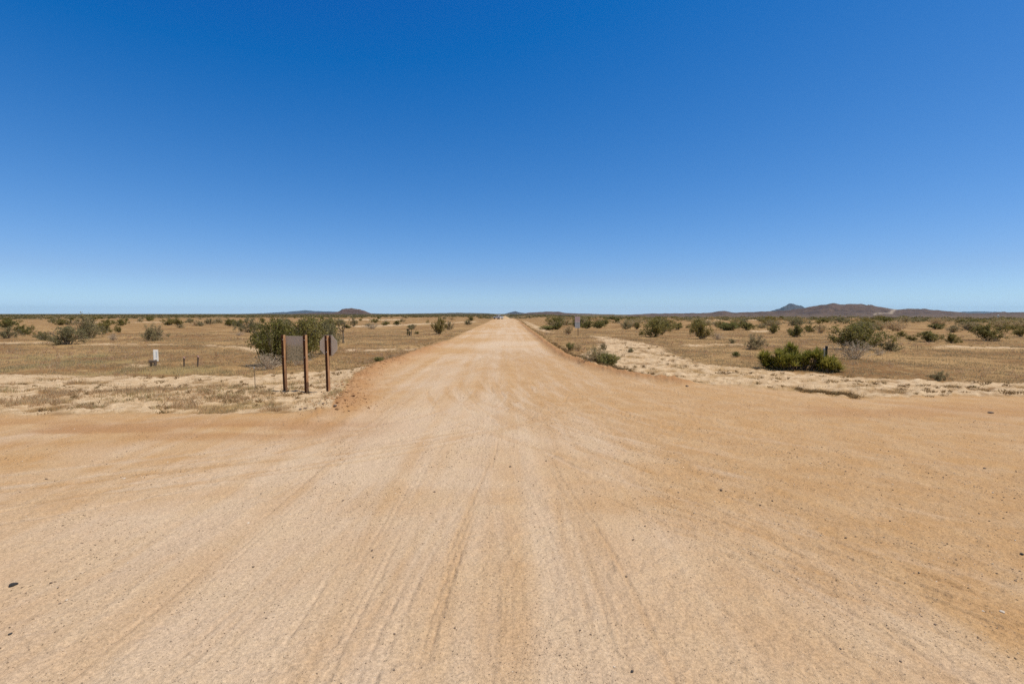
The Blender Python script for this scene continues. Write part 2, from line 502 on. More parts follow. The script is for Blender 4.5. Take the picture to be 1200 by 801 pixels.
def wob(P, amp, seed):
    s = np.linspace(0, 6, len(P))
    return P + np.stack([vnoise(s, s * 0 + 3.1, seed) - .5, vnoise(s, s * 0 + 8.7, seed) - .5], 1) * amp

tr = np.random.default_rng(11)
# soft broad wheel lanes first (tint only), then bundles of fine tread lines
for k in range(210):
    kind = tr.choice(4, p=[0.14, 0.54, 0.18, 0.14])
    x0 = tr.uniform(-3.4, 3.6); top = (x0 * 0.9 + dirx * 45, 45)
    if kind == 0:
        e = x0 * tr.uniform(1.0, 2.6) + tr.uniform(-1, 1)
        P = bez(top, (x0, 12), (e, -3))
    elif kind == 1:
        ex = tr.uniform(4, 24); ey = tr.uniform(-4, 2) if ex < 12 else tr.uniform(-3, 11)
        P = bez(top, (x0 + 0.3, tr.uniform(5, 14)), (ex, ey))
    elif kind == 2:
        P = bez(top, (x0 - 0.3, tr.uniform(6, 11)), (-20, tr.uniform(2, 10.5)))
    else:
        P = bez((-20, tr.uniform(2, 10.5)), (0, tr.uniform(4, 9)), (22, tr.uniform(3, 12.5)))
    P = wob(P, 0.9, k)
    if k < 80 or kind == 3:
        stamp(P, tr.uniform(0.35, 1.1), tr.uniform(-0.003, 0.004), tr.choice([0.15, 0.85]), tr.uniform(0.2, 0.5))
    else:
        base = tr.uniform(0.006, 0.018) * (1.0 if kind == 1 else 0.7)
        ti = tr.choice([0.0, 0.1, 0.9], p=[.4, .3, .3])
        for off in (0, 1.5):
            if tr.random() < 0.35: continue
            nl_ = int(tr.integers(2, 6))
            for q_ in range(nl_):
                o2 = off + (q_ - nl_ / 2) * tr.uniform(0.045, 0.07)
                stamp(P + np.array([o2, o2 * 0.15]), 0.055, base * tr.uniform(.5, 1.3), ti, 0.55, 0.0, rough=1.0)
# tight turns swept across the junction in front of the camera
for k in range(26):
    x0 = tr.uniform(-2.6, 2.2)
    if k % 4 == 3:
        P = bez((x0, 15), (x0 - .4, tr.uniform(5.5, 8)), (-13, tr.uniform(2.5, 7)))
    else:
        P = bez((x0, 16), (x0 + tr.uniform(0, .8), tr.uniform(4.5, 8.5)), (tr.uniform(8, 16), tr.uniform(.5, 6.5)))
    P = wob(P, .35, 400 + k)
    dep = tr.uniform(.009, .020); dark = tr.random() < .6
    for off in (0, 1.5):
        n_l = int(tr.integers(2, 5))
        for q_ in range(n_l):
            o2 = off + (q_ - n_l / 2) * tr.uniform(.05, .09)
            stamp(P + np.array([o2 * .6, o2 * .8]), .06, dep * tr.uniform(.5, 1.2), .0 if dark else 1.0, .7, rough=1.0, solid=.45)
# gravelly furrows thrown up at the near right
for k in range(9):
    o = k * .13 + tr.uniform(-.03, .03)
    P = wob(bez((1.5 + o * .5, 5.3 + o * .9), (2.8 + o * .6, 4.35 + o * .8), (3.7 + o * .5, 2.75 + o * .8)), .16, 600 + k)
    stamp(P, tr.uniform(.05, .085), tr.uniform(.012, .024), .1, .5, rough=1.0, solid=.35)
# narrow gouges in the loose soil at the right
for k in range(46):
    ax, ay = tr.uniform(1.0, 4.5), tr.uniform(3.0, 8.0)
    ang = R(tr.uniform(-66, -42)); L = tr.uniform(0.6, 3.0)
    stamp(wob(bez((ax, ay), (ax + L * .5 * math.cos(ang), ay + L * .5 * math.sin(ang) + .06), (ax + L * math.cos(ang), ay + L * math.sin(ang)), 30), .15, 200 + k),
          tr.uniform(0.05, 0.09), tr.uniform(0.006, 0.015), 0.25, 0.5, rough=1.0)
for _ in range(1):      # soften cell edges a touch
    trk_h = (trk_h + np.roll(trk_h, 1, 0) + np.roll(trk_h, 1, 1) + np.roll(np.roll(trk_h, 1, 0), 1, 1)) * 0.25
for _ in range(3):
    trk_t = (trk_t * 2 + np.roll(trk_t, 1, 0) + np.roll(trk_t, -1, 0) + np.roll(trk_t, 1, 1) + np.roll(trk_t, -1, 1)) / 6

def sample(A, x, y, default):
    fx = (x - RX0) / CELL; fy = (y - RY0) / CELL
    ok = (fx > 1) & (fx < NX - 2) & (fy > 1) & (fy < NY - 2)
    fx = np.where(ok, fx, 2); fy = np.where(ok, fy, 2)
    ix = fx.astype(int); iy = fy.astype(int); u = fx - ix; v = fy - iy
    r = (A[iy, ix] * (1 - u) + A[iy, ix + 1] * u) * (1 - v) + (A[iy + 1, ix] * (1 - u) + A[iy + 1, ix + 1] * u) * v
    edge = np.clip(np.minimum.reduce([x - RX0, RX1 - x, y - RY0, RY1 - y]) / 3.0, 0, 1)
    return np.where(ok, r * edge + default * (1 - edge), default)

# ------------------------------------------------------------------ terrain
def terrain(x, y):
    """returns z and masks for ground points"""
    d = np.hypot(x, y)
    wamp = np.clip(d * 0.02, 0.10, 1.2)
    road = np.zeros_like(x); sand = np.zeros_like(x); green = np.zeros_like(x)
    NS = 5
    for i in range(NS):
        k = 1.6 / np.clip(d * 0.05, 0.5, 6)
        n1 = fbm(x * k, y * k, 3, 40 + 7 * i) - 0.5; n2 = fbm(x * k + 50, y * k + 20, 3, 43 + 7 * i) - 0.5
        m = inpoly(x + n1 * wamp * 0.9, y + n2 * wamp * 0.9, POLY_ROAD)
        road += m
        ws = wamp * 2.6
        xs, ys = x + n1 * ws, y + n2 * ws
        sm = np.zeros(x.shape, bool)
        for P in SANDS: sm |= inpoly(xs, ys, P)
        sand += sm
        gm = np.zeros(x.shape, bool)
        for P in POLY_GREEN: gm |= inpoly(x + n1 * ws * 3, y + n2 * ws * 3, P)
        green += gm
    road /= NS; sand /= NS; green /= NS
    sand *= sstep(0.34, 0.58, fbm(x * 1.2, y * 1.7, 5, 5) + 0.09)
    green *= sstep(0.40, 0.62, fbm(x * .5 + 3, y * .5, 5, 8))
    near = np.clip(1 - d / 60, 0, 1)
    dl = segdist(x, y, LOOSE_L); dr = segdist(x, y, LOOSE_R)
    nb = fbm(x * 1.3, y * 1.3, 3, 77)
    loose = np.clip(np.exp(-(dl / 0.75) ** 2) * (0.25 + 1.1 * nb) + np.exp(-(dr / 0.30) ** 2) * (0.7 + 1.1 * nb), 0, 0.95)
    bandn = fbm(x * .35, y * 1.5, 4, 240)
    loose = np.maximum(loose, .75 * np.exp(-((y - 10.1 - .02 * x) / 0.95) ** 2) * sstep(-1.5, -4.5, x) * sstep(-60, -30, x) * sstep(.36, .62, bandn))
    loose = np.maximum(loose, .45 * np.exp(-((y - 11.8) / 1.3) ** 2) * sstep(4, 7, x) * sstep(60, 30, x) * sstep(.42, .66, bandn))
    berm = 0.16 * np.exp(-(dl / 0.55) ** 2) * (0.5 + nb) + 0.17 * np.exp(-(dr / 0.35) ** 2) * (0.5 + nb)
    berm *= np.clip(d / 8, 0, 1)
    # broad tone of the road: fbm stretched along its direction
    st = fbm((x - dirx * y) * 2.4, y * 0.06, 4, 21)
    pb = fbm(x * .22 + 9, y * .22, 4, 25)
    tint0 = np.clip(0.20 + (st - 0.5) * 1.15 + (pb - .5) * 1.3 + 0.50 * np.exp(-((x - dirx * y) / 3.2) ** 2) + 0.35 * np.clip((7.5 - y) / 5, 0, 1) - .55 * np.clip((x - 2.0) / 3.5, 0, 1) - .18 * np.clip((-x - 2.5) / 3, 0, 1) * sstep(7.5, 9.5, y), 0, 1)
    tint = np.clip(sample(trk_t, x, y, 0.45) - 0.45 + tint0, 0, 1)
    rut = np.clip(sample(trk_r, x, y, 0.0), 0, 1) * road
    z = sample(trk_h, x, y, 0.0) * road
    z = z + road * (fbm(x * 3.1, y * 3.1, 4, 60) - 0.5) * 0.020 * np.clip(d / 6, 0.5, 1)
    z = z + road * (fbm(x * 13, y * 13, 3, 64) - 0.5) * 0.024 * np.clip(2 - d / 10, 0, 1) * (0.35 + 1.3 * fbm(x * .7, y * .7, 3, 68))
    clod = np.clip(fbm(x * 7, y * 7, 3, 65) - 0.52, 0, 1) * 0.25
    z = z + loose * clod * np.clip((dl < 1.6) + (dr < .9) + .15, 0, 1) + berm
    off = 1 - road
    z = z + off * (-0.02 + (fbm(x * 0.6, y * 0.6, 5, 90) - 0.5) * 0.16 + (fbm(x * 5, y * 5, 3, 95) - 0.5) * 0.05)
    z = z + sand * off * (0.05 + (fbm(x * 5, y * 5, 4, 97) - 0.5) * 0.11)
    # the right sand bank is ridged by a grader
    z = z + sand * off * 0.05 * np.sin((y + x * 0.25) * 4.2 + nb * 4) * (x > 0) * near
    # gentle roll far out, and the road drops over a crest
    z = z + sstep(60, 400, d) * (fbm(x * 0.004, y * 0.004, 3, 120) - 0.5) * 1.0
    z = z - sstep(R(3), R(13), np.arctan2(x, y)) * sstep(R(100), R(70), np.arctan2(x, y)) * np.clip(d - 240, 0, 3600) * 0.0105
    z = z - sstep(232, 300, y) * 1.6 * np.exp(-((x - dirx * y) / 16) ** 4)
    veg = sstep(230, 620, d) * (0.55 + 0.45 * sstep(.35, .6, fbm(x * .02, y * .02, 4, 230))) * off
    return z, dict(veg=veg, road=road, sand=sand * off, tint=tint, rut=rut, green=green, loose=loose)

fine_a = np.arange(-52, 52.01, 0.105)
coarse = np.concatenate([np.linspace(52, 308, 110)[1:-1]])
ang = np.radians(np.concatenate([fine_a, coarse]))          # measured from +y, clockwise
rad = [0.25, 0.7, 1.2, 1.6, 2.0, 2.3]
while rad[-1] < 26000:
    d = rad[-1]
    rad.append(d * (1 + min(max(d / 1250.0, 0.0042), 0.022 if d < 1500 else 0.08)))
rad = np.array(rad)
NA, NR = len(ang), len(rad)
AA, RR = np.meshgrid(ang, rad)
GX, GY = (RR * np.sin(AA)).ravel(), (RR * np.cos(AA)).ravel()
GZ, masks = terrain(GX, GY)
V = np.stack([GX, GY, GZ], 1)
i = np.arange(NR - 1)[:, None] * NA; j = np.arange(NA)[None, :]; j2 = (j + 1) % NA
quads = np.stack([(i + j), (i + NA + j), (i + NA + j2), (i + j2)], -1).reshape(-1, 4)
# centre disc
centre = np.array([[0, 0, float(terrain(np.array([0.0]), np.array([0.0]))[0][0])]])
V = np.vstack([V, centre])
for k in masks: masks[k] = np.concatenate([masks[k], [masks[k][0]]])
ctri = np.stack([np.full(NA, len(V) - 1), np.arange(NA), (np.arange(NA) + 1) % NA], -1)
# vertex normals
N = np.zeros_like(V)
a, b_, c_, d_ = V[quads[:, 0]], V[quads[:, 1]], V[quads[:, 2]], V[quads[:, 3]]
fn = np.cross(c_ - a, d_ - b_)
fn *= np.sign(fn[:, 2:3]) + (fn[:, 2:3] == 0)
fn /= np.linalg.norm(fn, axis=1)[:, None] + 1e-12
for k in range(4):
    for ax in range(3):
        N[:, ax] += np.bincount(quads[:, k], weights=fn[:, ax], minlength=len(V))
N[-1] = (0, 0, 1)
N /= np.linalg.norm(N, axis=1)[:, None] + 1e-12
rq = masks['road'][quads].mean(1); sq = masks['sand'][quads].mean(1)
cls = np.where(rq > 0.5, 1, np.where(sq > 0.5, 2, 0))
for ci, (nm, lab) in enumerate((('desert_ground', 'dry red brown desert plain with straw coloured grass litter'),
                                ('dirt_road', 'wide tan dirt road junction marked with curving tyre tracks'),
                                ('sand_verge', 'pale bare sand verges beside the dirt road'))):
    fq = quads[cls == ci]
    tri = ctri if ci == 1 else np.zeros((0, 3), int)
    used = np.unique(np.concatenate([fq.ravel(), tri.ravel()]))
    rem = np.zeros(len(V), np.int64); rem[used] = np.arange(len(used))
    # wind upward
    q = rem[fq]
    me = np_mesh(nm, V[used], [q[:, ::-1]] + ([rem[tri]] if len(tri) else []), {k: m[used] for k, m in masks.items()}, smooth=True)
    nn = N[used]
    me.normals_split_custom_set_from_vertices(nn.astype(np.float32).tolist())
    tag(link(nm, me, M_GROUND), lab, kind='structure')

def gz(x, y):
    x = np.atleast_1d(np.asarray(x, float)); y = np.atleast_1d(np.asarray(y, float))
    return terrain(x, y)[0]
def gz1(x, y): return float(gz(x, y)[0])

# ------------------------------------------------------------------ hills
def hill(name, label, D, prof, depth, mat, seed, rough=0.12, scar=None, foot=0.0):
    px = np.array([p[0] for p in prof], float); ph = np.array([(HZ + 0.4 - p[1]) / F * D for p in prof])
    n, mrows = 260, 36
    xs = np.linspace(px[0], px[-1], n); h = np.interp(xs, px, ph)
    h = h * (1 + 0.22 * (fbm(xs * 0.22, xs * 0 + seed, 4, seed + 70) - .5))
    k = np.ones(3) / 3
    h = np.convolve(np.pad(h, 1, mode='edge'), k, 'valid')
    X = (xs - CX) / F * D
    v = np.linspace(-1, 1.6, mrows)
    XX, VV = np.meshgrid(X, v)
    hh = np.tile(h + foot, (mrows, 1))
    shape = np.clip(np.where(VV < 0, (1 + VV), (1.6 - VV) / 1.6), 0, 1)
    shape = shape ** 1.15
    YY = D + VV * depth
    s = 1.0 / (depth * 0.35)
    rid = fbm(XX * s, YY * s, 5, seed)
    rid2 = 1 - np.abs(2 * fbm(XX * s * 2.1, YY * s * 0.7, 4, seed + 9) - 1)
    away = np.clip(np.abs(VV) * 3, 0, 1)
    Z = hh * (shape + away * shape * ((rid - 0.5) * 0.9 + (rid2 - 0.6) * 0.6)) + h.max() * rough * (fbm(XX * s * 6, YY * s * 6, 3, seed + 3) - 0.5) * shape
    Z -= foot + 1.0 + 4.0 * (shape < 0.02)
    XX = XX * (YY / D)
    sc = np.zeros_like(XX)
    if scar:
        for pts in scar:
            P = [((p[0] - CX) / F * D, D + p[1] * depth) for p in pts]
            dd = segdist(XX / (YY / D), YY, P)
            sc = np.maximum(sc, sstep(20, 5, dd) * 0.6)
    Vh = np.stack([XX, YY, Z], -1).reshape(-1, 3)
    i = np.arange(mrows - 1)[:, None] * n; j = np.arange(n - 1)[None, :]
    Q = np.stack([i + j, i + j + 1, i + n + j + 1, i + n + j], -1).reshape(-1, 4)
    me = np_mesh(name, Vh, [Q], {'scar': sc.ravel()}, smooth=True)
    return tag(link(name, me, mat), label, kind='structure')

hill('hill', 'long brown hill with pale dirt scars on the right horizon', 3400,
     [(735, 368.5), (760, 367.4), (800, 366.6), (832, 366), (840, 364.2), (846, 362.8), (853, 364.6), (862, 366), (885, 365.4), (905, 364.4), (925, 362.8), (942, 360), (958, 356.9), (970, 355.2), (980, 354.4), (992, 355), (1004, 355.8), (1016, 356.3), (1030, 359), (1045, 362), (1050, 362.6), (1066, 361.2), (1080, 361.8), (1100, 363.6), (1115, 364.2), (1130, 366), (1150, 366.8), (1170, 365.6), (1200, 365.2), (1260, 363), (1350, 366), (1450, 369)],
     700, M_HILL, 5, foot=34.0, scar=[[(1025, -0.62), (1040, -0.45), (1046, -0.1), (1049, 0.05)]])
hill('hill', 'flat topped brown butte on the left horizon', 3000,
     [(330, 368.6), (350, 367), (372, 366.2), (392, 366), (399, 364), (402, 361.6), (407, 360.9), (414, 360.4), (421, 361.4), (427, 363.8), (436, 367), (450, 368.6)], 300, M_HILL, 15)
hill('hill', 'low flat brown rise just right of the road end', 4200,
     [(608, 368.6), (618, 366.2), (628, 365.6), (642, 364.8), (655, 365), (662, 366.6), (690, 367.4), (720, 368.8)], 350, M_HILL, 25)
hill('hill', 'very low dark rise left of the road end', 4000,
     [(425, 368.8), (460, 367.6), (500, 366.9), (540, 366.2), (570, 366.9), (600, 368.8)], 350, M_LOWRISE, 35)
hill('mountain', 'blue peak showing behind the left shoulder of the brown hill', 11000,
     [(890, 368.6), (908, 363), (917, 359.4), (924, 357.2), (929, 356.6), (936, 358.4), (946, 362), (965, 368.6)], 1300, M_FARHILL, 45)
hill('mountain', 'small blue cone above the end of the road', 11000,
     [(588, 368.6), (597, 366.4), (601, 365), (604, 364.8), (610, 366.2), (622, 368.6)], 900, M_FARHILL, 55)
hill('mountain', 'faint pale blue range left of the butte', 19000,
     [(240, 369), (300, 367.6), (330, 366), (345, 364.8), (358, 363.8), (372, 364.6), (395, 365.4), (430, 367.4), (520, 369)], 2200, M_FARHILL, 65)
hill('mountain', 'faint blue flat range beyond the right end of the brown hill', 19000,
     [(1080, 369), (1110, 366.6), (1130, 365.2), (1150, 365), (1168, 365.6), (1200, 367), (1300, 369)], 2200, M_FARHILL, 75)

# ------------------------------------------------------------------ bushes
def quads_from(P, U, W):
    """leaf diamonds: centre P, half axes U, W"""
    n = len(P)
    V = np.stack([P - U, P + W, P + U, P - W], 1).reshape(-1, 3)
    return V, np.arange(4 * n).reshape(n, 4)

def rand_dir(r, n, up=0.0):
    v = r.normal(size=(n, 3)); v[:, 2] += up
    return v / (np.linalg.norm(v, axis=1)[:, None] + 1e-9)

def bush_meshes(seed, nmain=24, nsub=5, nleaf=5200, leaf=0.022, low=0.25, spread=1.0, ragged=0.35, drop=0.0):
    """bush of about radius 1, height 1: returns (foliage mesh, stem mesh)"""
    r = np.random.default_rng(seed)
    tubes = MB(); ends = []
    lob = r.uniform(0, 2 * math.pi, 3)
    for k in range(nmain):
        phi = r.uniform(0, 2 * math.pi); lean = (r.uniform(0.0, 1.0) ** 0.75) * R(72) * spread
        env = 1.0 + ragged * (math.sin(phi * 2 + lob[0]) * .5 + math.sin(phi * 3 + lob[1]) * .35 + r.uniform(-.5, .4))
        hr = math.sin(lean) * env; zr = max(0.22, math.cos(lean * 0.92)) * (1 + ragged * r.uniform(-.55, .25))
        t = np.linspace(0, 1, 6)
        b0 = np.array([math.cos(phi), math.sin(phi)]) * r.uniform(0.02, 0.12)
        P = np.zeros((6, 3))
        P[:, 0] = b0[0] + math.cos(phi) * hr * t ** 1.15; P[:, 1] = b0[1] + math.sin(phi) * hr * t ** 1.15
        P[:, 2] = -0.03 + zr * t ** 0.9
        P[1:] += r.normal(scale=0.03, size=(5, 3))
        tubes.tube(P, np.linspace(0.016, 0.005, 6), 3, cap=False)
        live = r.random() > drop
        for s in range(nsub):
            tt = r.uniform(low + 0.1, 1.0); q = np.array([np.interp(tt, t, P[:, a]) for a in range(3)])
            dd = P[-1] - P[0]; dd = dd / np.linalg.norm(dd)
            dd = dd * 0.8 + rand_dir(r, 1, 0.35)[0] * 0.9; dd /= np.linalg.norm(dd)
            L = r.uniform(0.14, 0.34)
            e = q + dd * L
            m_ = (q + e) / 2 + r.normal(scale=0.02, size=3)
            e[2] = max(e[2], 0.04)
            tubes.tube([q, m_, e], [0.006, 0.004, 0.002], 3, cap=False)
            for f in range(2):
                g_ = m_ + rand_dir(r, 1, 0.5)[0] * r.uniform(.08, .2)
                tubes.tube([m_, g_], [0.003, 0.0015], 3, cap=False)
            if live: ends.append((q, e, r.random()))
    allv = np.vstack(tubes.v)
    ez = np.array([e[1][2] for e in ends]) if ends else allv[:, 2]
    fz = 0.97 / np.percentile(ez, 96); fr_ = 1.0 / np.percentile(np.hypot(allv[:, 0], allv[:, 1]), 98)
    sc3 = np.array([fr_, fr_, fz])
    def squash(v):
        v = v * sc3
        v[..., 2] = np.where(v[..., 2] > .82, .82 + (v[..., 2] - .82) * .6, v[..., 2])
        return v
    tubes.v = [squash(v) for v in tubes.v]
    ends = [(squash(q), squash(e), c) for q, e, c in ends]
    stem = tubes.mesh('stems')
    if not ends or nleaf == 0: return None, stem
    idx = r.integers(0, len(ends), nleaf)
    Q = np.array([e[0] for e in ends])[idx]; E = np.array([e[1] for e in ends])[idx]; tn = np.array([e[2] for e in ends])[idx]
    t = r.uniform(0.2, 1.12, nleaf)[:, None]
    P = Q + (E - Q) * t + r.normal(scale=0.055, size=(nleaf, 3))
    P[:, 2] = np.maximum(P[:, 2], 0.03)
    nr_ = rand_dir(r, nleaf, 0.9); U = np.cross(nr_, rand_dir(r, nleaf)); U /= np.linalg.norm(U, axis=1)[:, None] + 1e-9; W = np.cross(nr_, U)
    sz = leaf * r.uniform(0.6, 1.5, nleaf)[:, None]
    Vl, Ql = quads_from(P, U * sz, W * sz * 0.55)
    tint = np.clip(tn * 0.5 + r.uniform(0, 0.55, nleaf), 0, 1)
    return np_mesh('foliage', Vl, [Ql], {'tint': np.repeat(tint, 4)}), stem

VARIANTS = {}
def variant(kind, k, **kw):
    fm, sm = bush_meshes(1000 + 37 * k + len(kind), **kw)
    VARIANTS.setdefault(kind, []).append((fm, sm))
for k in range(5): variant('creosote', k, nmain=24, nsub=6, nleaf=4600, leaf=0.034, low=0.15, ragged=0.60, drop=0.12)
for k in range(4): variant('olive', 10 + k, nmain=28, nsub=7, nleaf=4200, leaf=0.029, low=0.2, ragged=0.55, drop=0.25)
for k in range(2): variant('dead', 20 + k, nmain=34, nsub=7, nleaf=900, leaf=0.018, low=0.1, ragged=0.5, drop=0.2)
for k in range(3): variant('straw', 60 + k, nmain=40, nsub=5, nleaf=3200, leaf=0.030, low=0.05, ragged=0.35)
for k in range(3): variant('green', 30 + k, nmain=50, nsub=5, nleaf=9000, leaf=0.034, low=0.02, ragged=0.25)
for k in range(3): variant('thicket', 50 + k, nmain=30, nsub=7, nleaf=7500, leaf=0.030, low=0.15, ragged=0.60, drop=0.10)
M_STRAW = leaf_material('straw coloured leaves', (0.36, 0.26, 0.11), (0.58, 0.44, 0.21), dryamt=0.1, transl=0.4)
MATS = {'straw': (M_STRAW, M_DEADSTEM), 'thicket': (M_CREO, M_STEM), 'creosote': (M_CREO, M_STEM), 'olive': (M_OLIVE, M_STEM), 'dead': (M_DEAD, M_DEADSTEM), 'green': (M_GREEN, M_STEM)}
PROTO = {}
def bush(kind, k, x, y, w, h, rz, label, cat, group, name='desert_bush', parts=True):
    k = k % len(VARIANTS[kind]); fm, sm = VARIANTS[kind][k]; lm, tm = MATS[kind]
    z = gz1(x, y) - 0.02
    if parts:
        root = empty(name, (x, y, z), rz)
        root.scale = (w / 2 * 1.08, w / 2 * 1.08, h)
        key = (kind, k)
        if key not in PROTO:
            kids = [link('stems', sm, tm, root)]
            if fm: kids.append(link('foliage', fm, lm, root))
            PROTO[key] = kids
        else:
            for ch in PROTO[key]:
                c = ch.copy(); COL.objects.link(c); c.parent = root
    else:
        if not fm.materials: fm.materials.append(lm)
        root = link(name, fm); root.location = (x, y, z); root.rotation_euler = (0, 0, rz); root.scale = (w / 2, w / 2, h)
    tag(root, label, cat, group)
    return root

# (px, base py, width px, height px, kind, label)
B = [
 (10, 396, 22, 14, 'olive', 'ragged grey green bush at the left edge of the photo, left of its darker twin'),
 (27, 392, 20, 12, 'creosote', 'dark green bush second from the left edge, touching a paler bush'),
 (51, 398, 15, 10, 'creosote', 'small round dark bush beside the end of a pale sand line on the left'),
 (80, 403, 48, 22, 'olive', 'wide grey olive bush with bare grey stems, largest on the far left plain'),
 (104, 396, 36, 27, 'olive', 'tall straggly olive bush behind the wide grey olive bush'),
 (122, 391, 20, 13, 'creosote', 'dark green bush just right of the tall straggly olive bush'),
 (133, 398, 12, 9, 'dead', 'small grey leafless bush below the dark green bush on the left'),
 (140, 389, 10, 8, 'creosote', 'tiny dark bush between the grey leafless bush and the lone rounded one'),
 (69, 381, 16, 7, 'creosote', 'low flat dark bush far behind the wide grey olive bush'),
 (142, 381.5, 15, 8, 'creosote', 'dark spreading bush standing apart far behind on the left plain'),
 (180, 399, 28, 20, 'olive', 'upright olive bush with grey base above the white marker'),
 (199, 381, 16, 8, 'creosote', 'dark bush far behind the upright olive bush'),
 (235, 382, 12, 6, 'olive', 'low pale bush left of its neighbour on the open left plain'),
 (246, 380, 12, 7, 'olive', 'taller pale bush of a close pair on the open left plain'),
 (212, 384, 9, 5, 'olive', 'tiny grey bush between the dark far bush and the pale pair'),
 (281, 393, 15, 5, 'dead', 'flat dead grey bush left of the big creosote thicket'),
 (291, 389, 27, 18, 'olive', 'pale spreading bush behind the left side of the big creosote thicket'),
 (322, 427, 56, 53, 'thicket', 'big dark green creosote bush left of the two post sign'),
 (349, 420, 62, 47, 'thicket', 'big creosote bush directly behind the two post sign'),
 (384, 414, 44, 39, 'olive', 'pale green bush behind the octagonal sign'),
 (372, 404, 50, 32, 'thicket', 'dark green bush farther back behind the octagonal sign'),
 (330, 400, 46, 28, 'olive', 'olive bush farther back behind the big creosote thicket'),
 (314, 433, 40, 21, 'dead', 'grey dead twigs at the foot of the big creosote bush'),
 (348, 428, 34, 23, 'dead', 'bleached dead brush seen between the two sign posts'),
 (414, 383, 10, 11, 'olive', 'thin upright bush below the flat topped butte'),
 (437, 385, 24, 8, 'dead', 'low grey brush line right of the butte'),
 (452, 380, 8, 6, 'dead', 'small grey bush at the right end of the low brush line'),
 (489, 391, 6, 4, 'creosote', 'tiny dark shrub right of the small yucca'),
 (513, 391.5, 21, 18, 'creosote', 'dark round bush standing alone left of the far road'),
 (527, 386, 13, 10, 'olive', 'paler bush just behind the dark round bush near the far road'),
 (552, 376, 9, 5, 'creosote', 'small dark bush close to the far left road edge'),
 (444, 424, 12, 6, 'green', 'fresh green weed clump by the left road edge'),
 (653, 386, 13, 10, 'creosote', 'dark bush just left of the narrow roadside sign'),
 (643, 386, 20, 5, 'green', 'low green patch right of the far road'),
 (666, 391, 11, 10, 'straw', 'straw coloured bush touching the narrow roadside sign'),
 (688, 385, 17, 9, 'creosote', 'dark bush right behind the narrow roadside sign'),
 (702, 384.5, 14, 8, 'creosote', 'dark bush second to the right of the narrow roadside sign'),
 (733, 385.5, 15, 9, 'olive', 'grey green bush left of the wide bush above the right sand bank'),
 (746, 385.5, 9, 8, 'creosote', 'small dark bush wedged left of the wide bush above the right sand bank'),
 (768, 394.5, 35, 20, 'creosote', 'wide grey green bush above the top of the right sand bank'),
 (795, 386, 16, 8, 'creosote', 'low dark bush between the two wide bushes right of the sand bank'),
 (822, 397, 29, 21, 'creosote', 'dense rounded bush right of the sand bank with grey brush beside it'),
 (841, 397.5, 17, 8, 'dead', 'grey dead brush beside the dense rounded bush'),
 (858, 402, 11, 6, 'olive', 'tiny bush left of the open branched grey bush'),
 (853, 386.5, 20, 9, 'green', 'fresh green low bush behind the grey dead brush'),
 (875, 386.5, 20, 9, 'creosote', 'low bush on the far side of the pale sand gap'),
 (885, 409, 27, 19, 'olive', 'open branched grey bush just left of the long spiky clump'),
 (862, 418, 8, 7, 'green', 'tiny green shrub alone on the brown grass left of the spiky clump'),
 (905, 390.5, 16, 10, 'creosote', 'dark bush at the right end of the pale sand gap'),
 (933, 394.5, 25, 14, 'creosote', 'rounded green bush behind the long spiky clump'),
 (962, 390, 15, 11, 'straw', 'pale straw bush among the dark scrub behind the spiky clump'),
 (948, 389, 16, 9, 'creosote', 'dark bush left of the pale straw bush in the scrub'),
 (1008, 409, 62, 30, 'thicket', 'large olive crown rising behind a tangle of dead grey twigs'),
 (1002, 421, 54, 24, 'dead', 'tangle of bare grey twigs right of the dark post'),
 (1044, 411, 20, 13, 'olive', 'small olive bush right of the bare grey tangle'),
 (1030, 416, 17, 11, 'dead', 'pale dead branches between the grey tangle and the small olive bush'),
 (1057, 394.5, 11, 7, 'creosote', 'little dark bush first in the row at far right'),
 (1068, 399, 12, 7, 'creosote', 'little round bush left of the wide low pair at far right'),
 (1092, 400, 30, 12, 'creosote', 'wide low bush of a touching pair above the right sand line'),
 (1115, 401.5, 19, 11, 'creosote', 'rounded bush at the right of a touching pair above the right sand line'),
 (1117, 389, 17, 9, 'olive', 'olive bush behind the touching pair at far right'),
 (1156, 398.5, 36, 20, 'creosote', 'biggest dark green bush at the far right of the photo'),
 (1197, 394, 14, 12, 'creosote', 'dark bush cut by the right edge of the photo'),
 (1166, 399, 8, 5, 'dead', 'tiny pale bush at the foot of the biggest far right bush'),
 (1101, 445, 20, 12, 'olive', 'pale grey green tuft at the edge of the right sand bank'),
 (698, 427.5, 28, 20, 'straw', 'pale dry half of the pair of shrubs at the right road edge'),
 (713, 429, 24, 16, 'green', 'bright green shrub at the right road edge'),
 (668, 410, 11, 9, 'green', 'small green shrub on the verge below the narrow sign'),
 (677, 410.5, 14, 9, 'straw', 'dry straw shrub on the verge below the narrow sign'),
 (707, 409.5, 10, 9, 'olive', 'grey weed standing on the right sand bank behind the shrub pair'),
 (739, 413.5, 9, 6, 'olive', 'small grey green cushion on the right sand bank'),
]
used_xy = []
for n_, (px, py, w, h, kind, lab) in enumerate(B):
    x, y, W, Hh = at_size(px, py, w, h)
    used_xy.append((x, y, W))
    bush(kind, n_, x, y, W * 1.02, Hh * 1.0, rng.uniform(0, 6.28), lab, 'bush', 'bushes scattered over the desert plain',
         name={'dead': 'dead_bush', 'straw': 'dry_bush', 'green': 'green_shrub'}.get(kind, 'desert_bush'), parts=True)

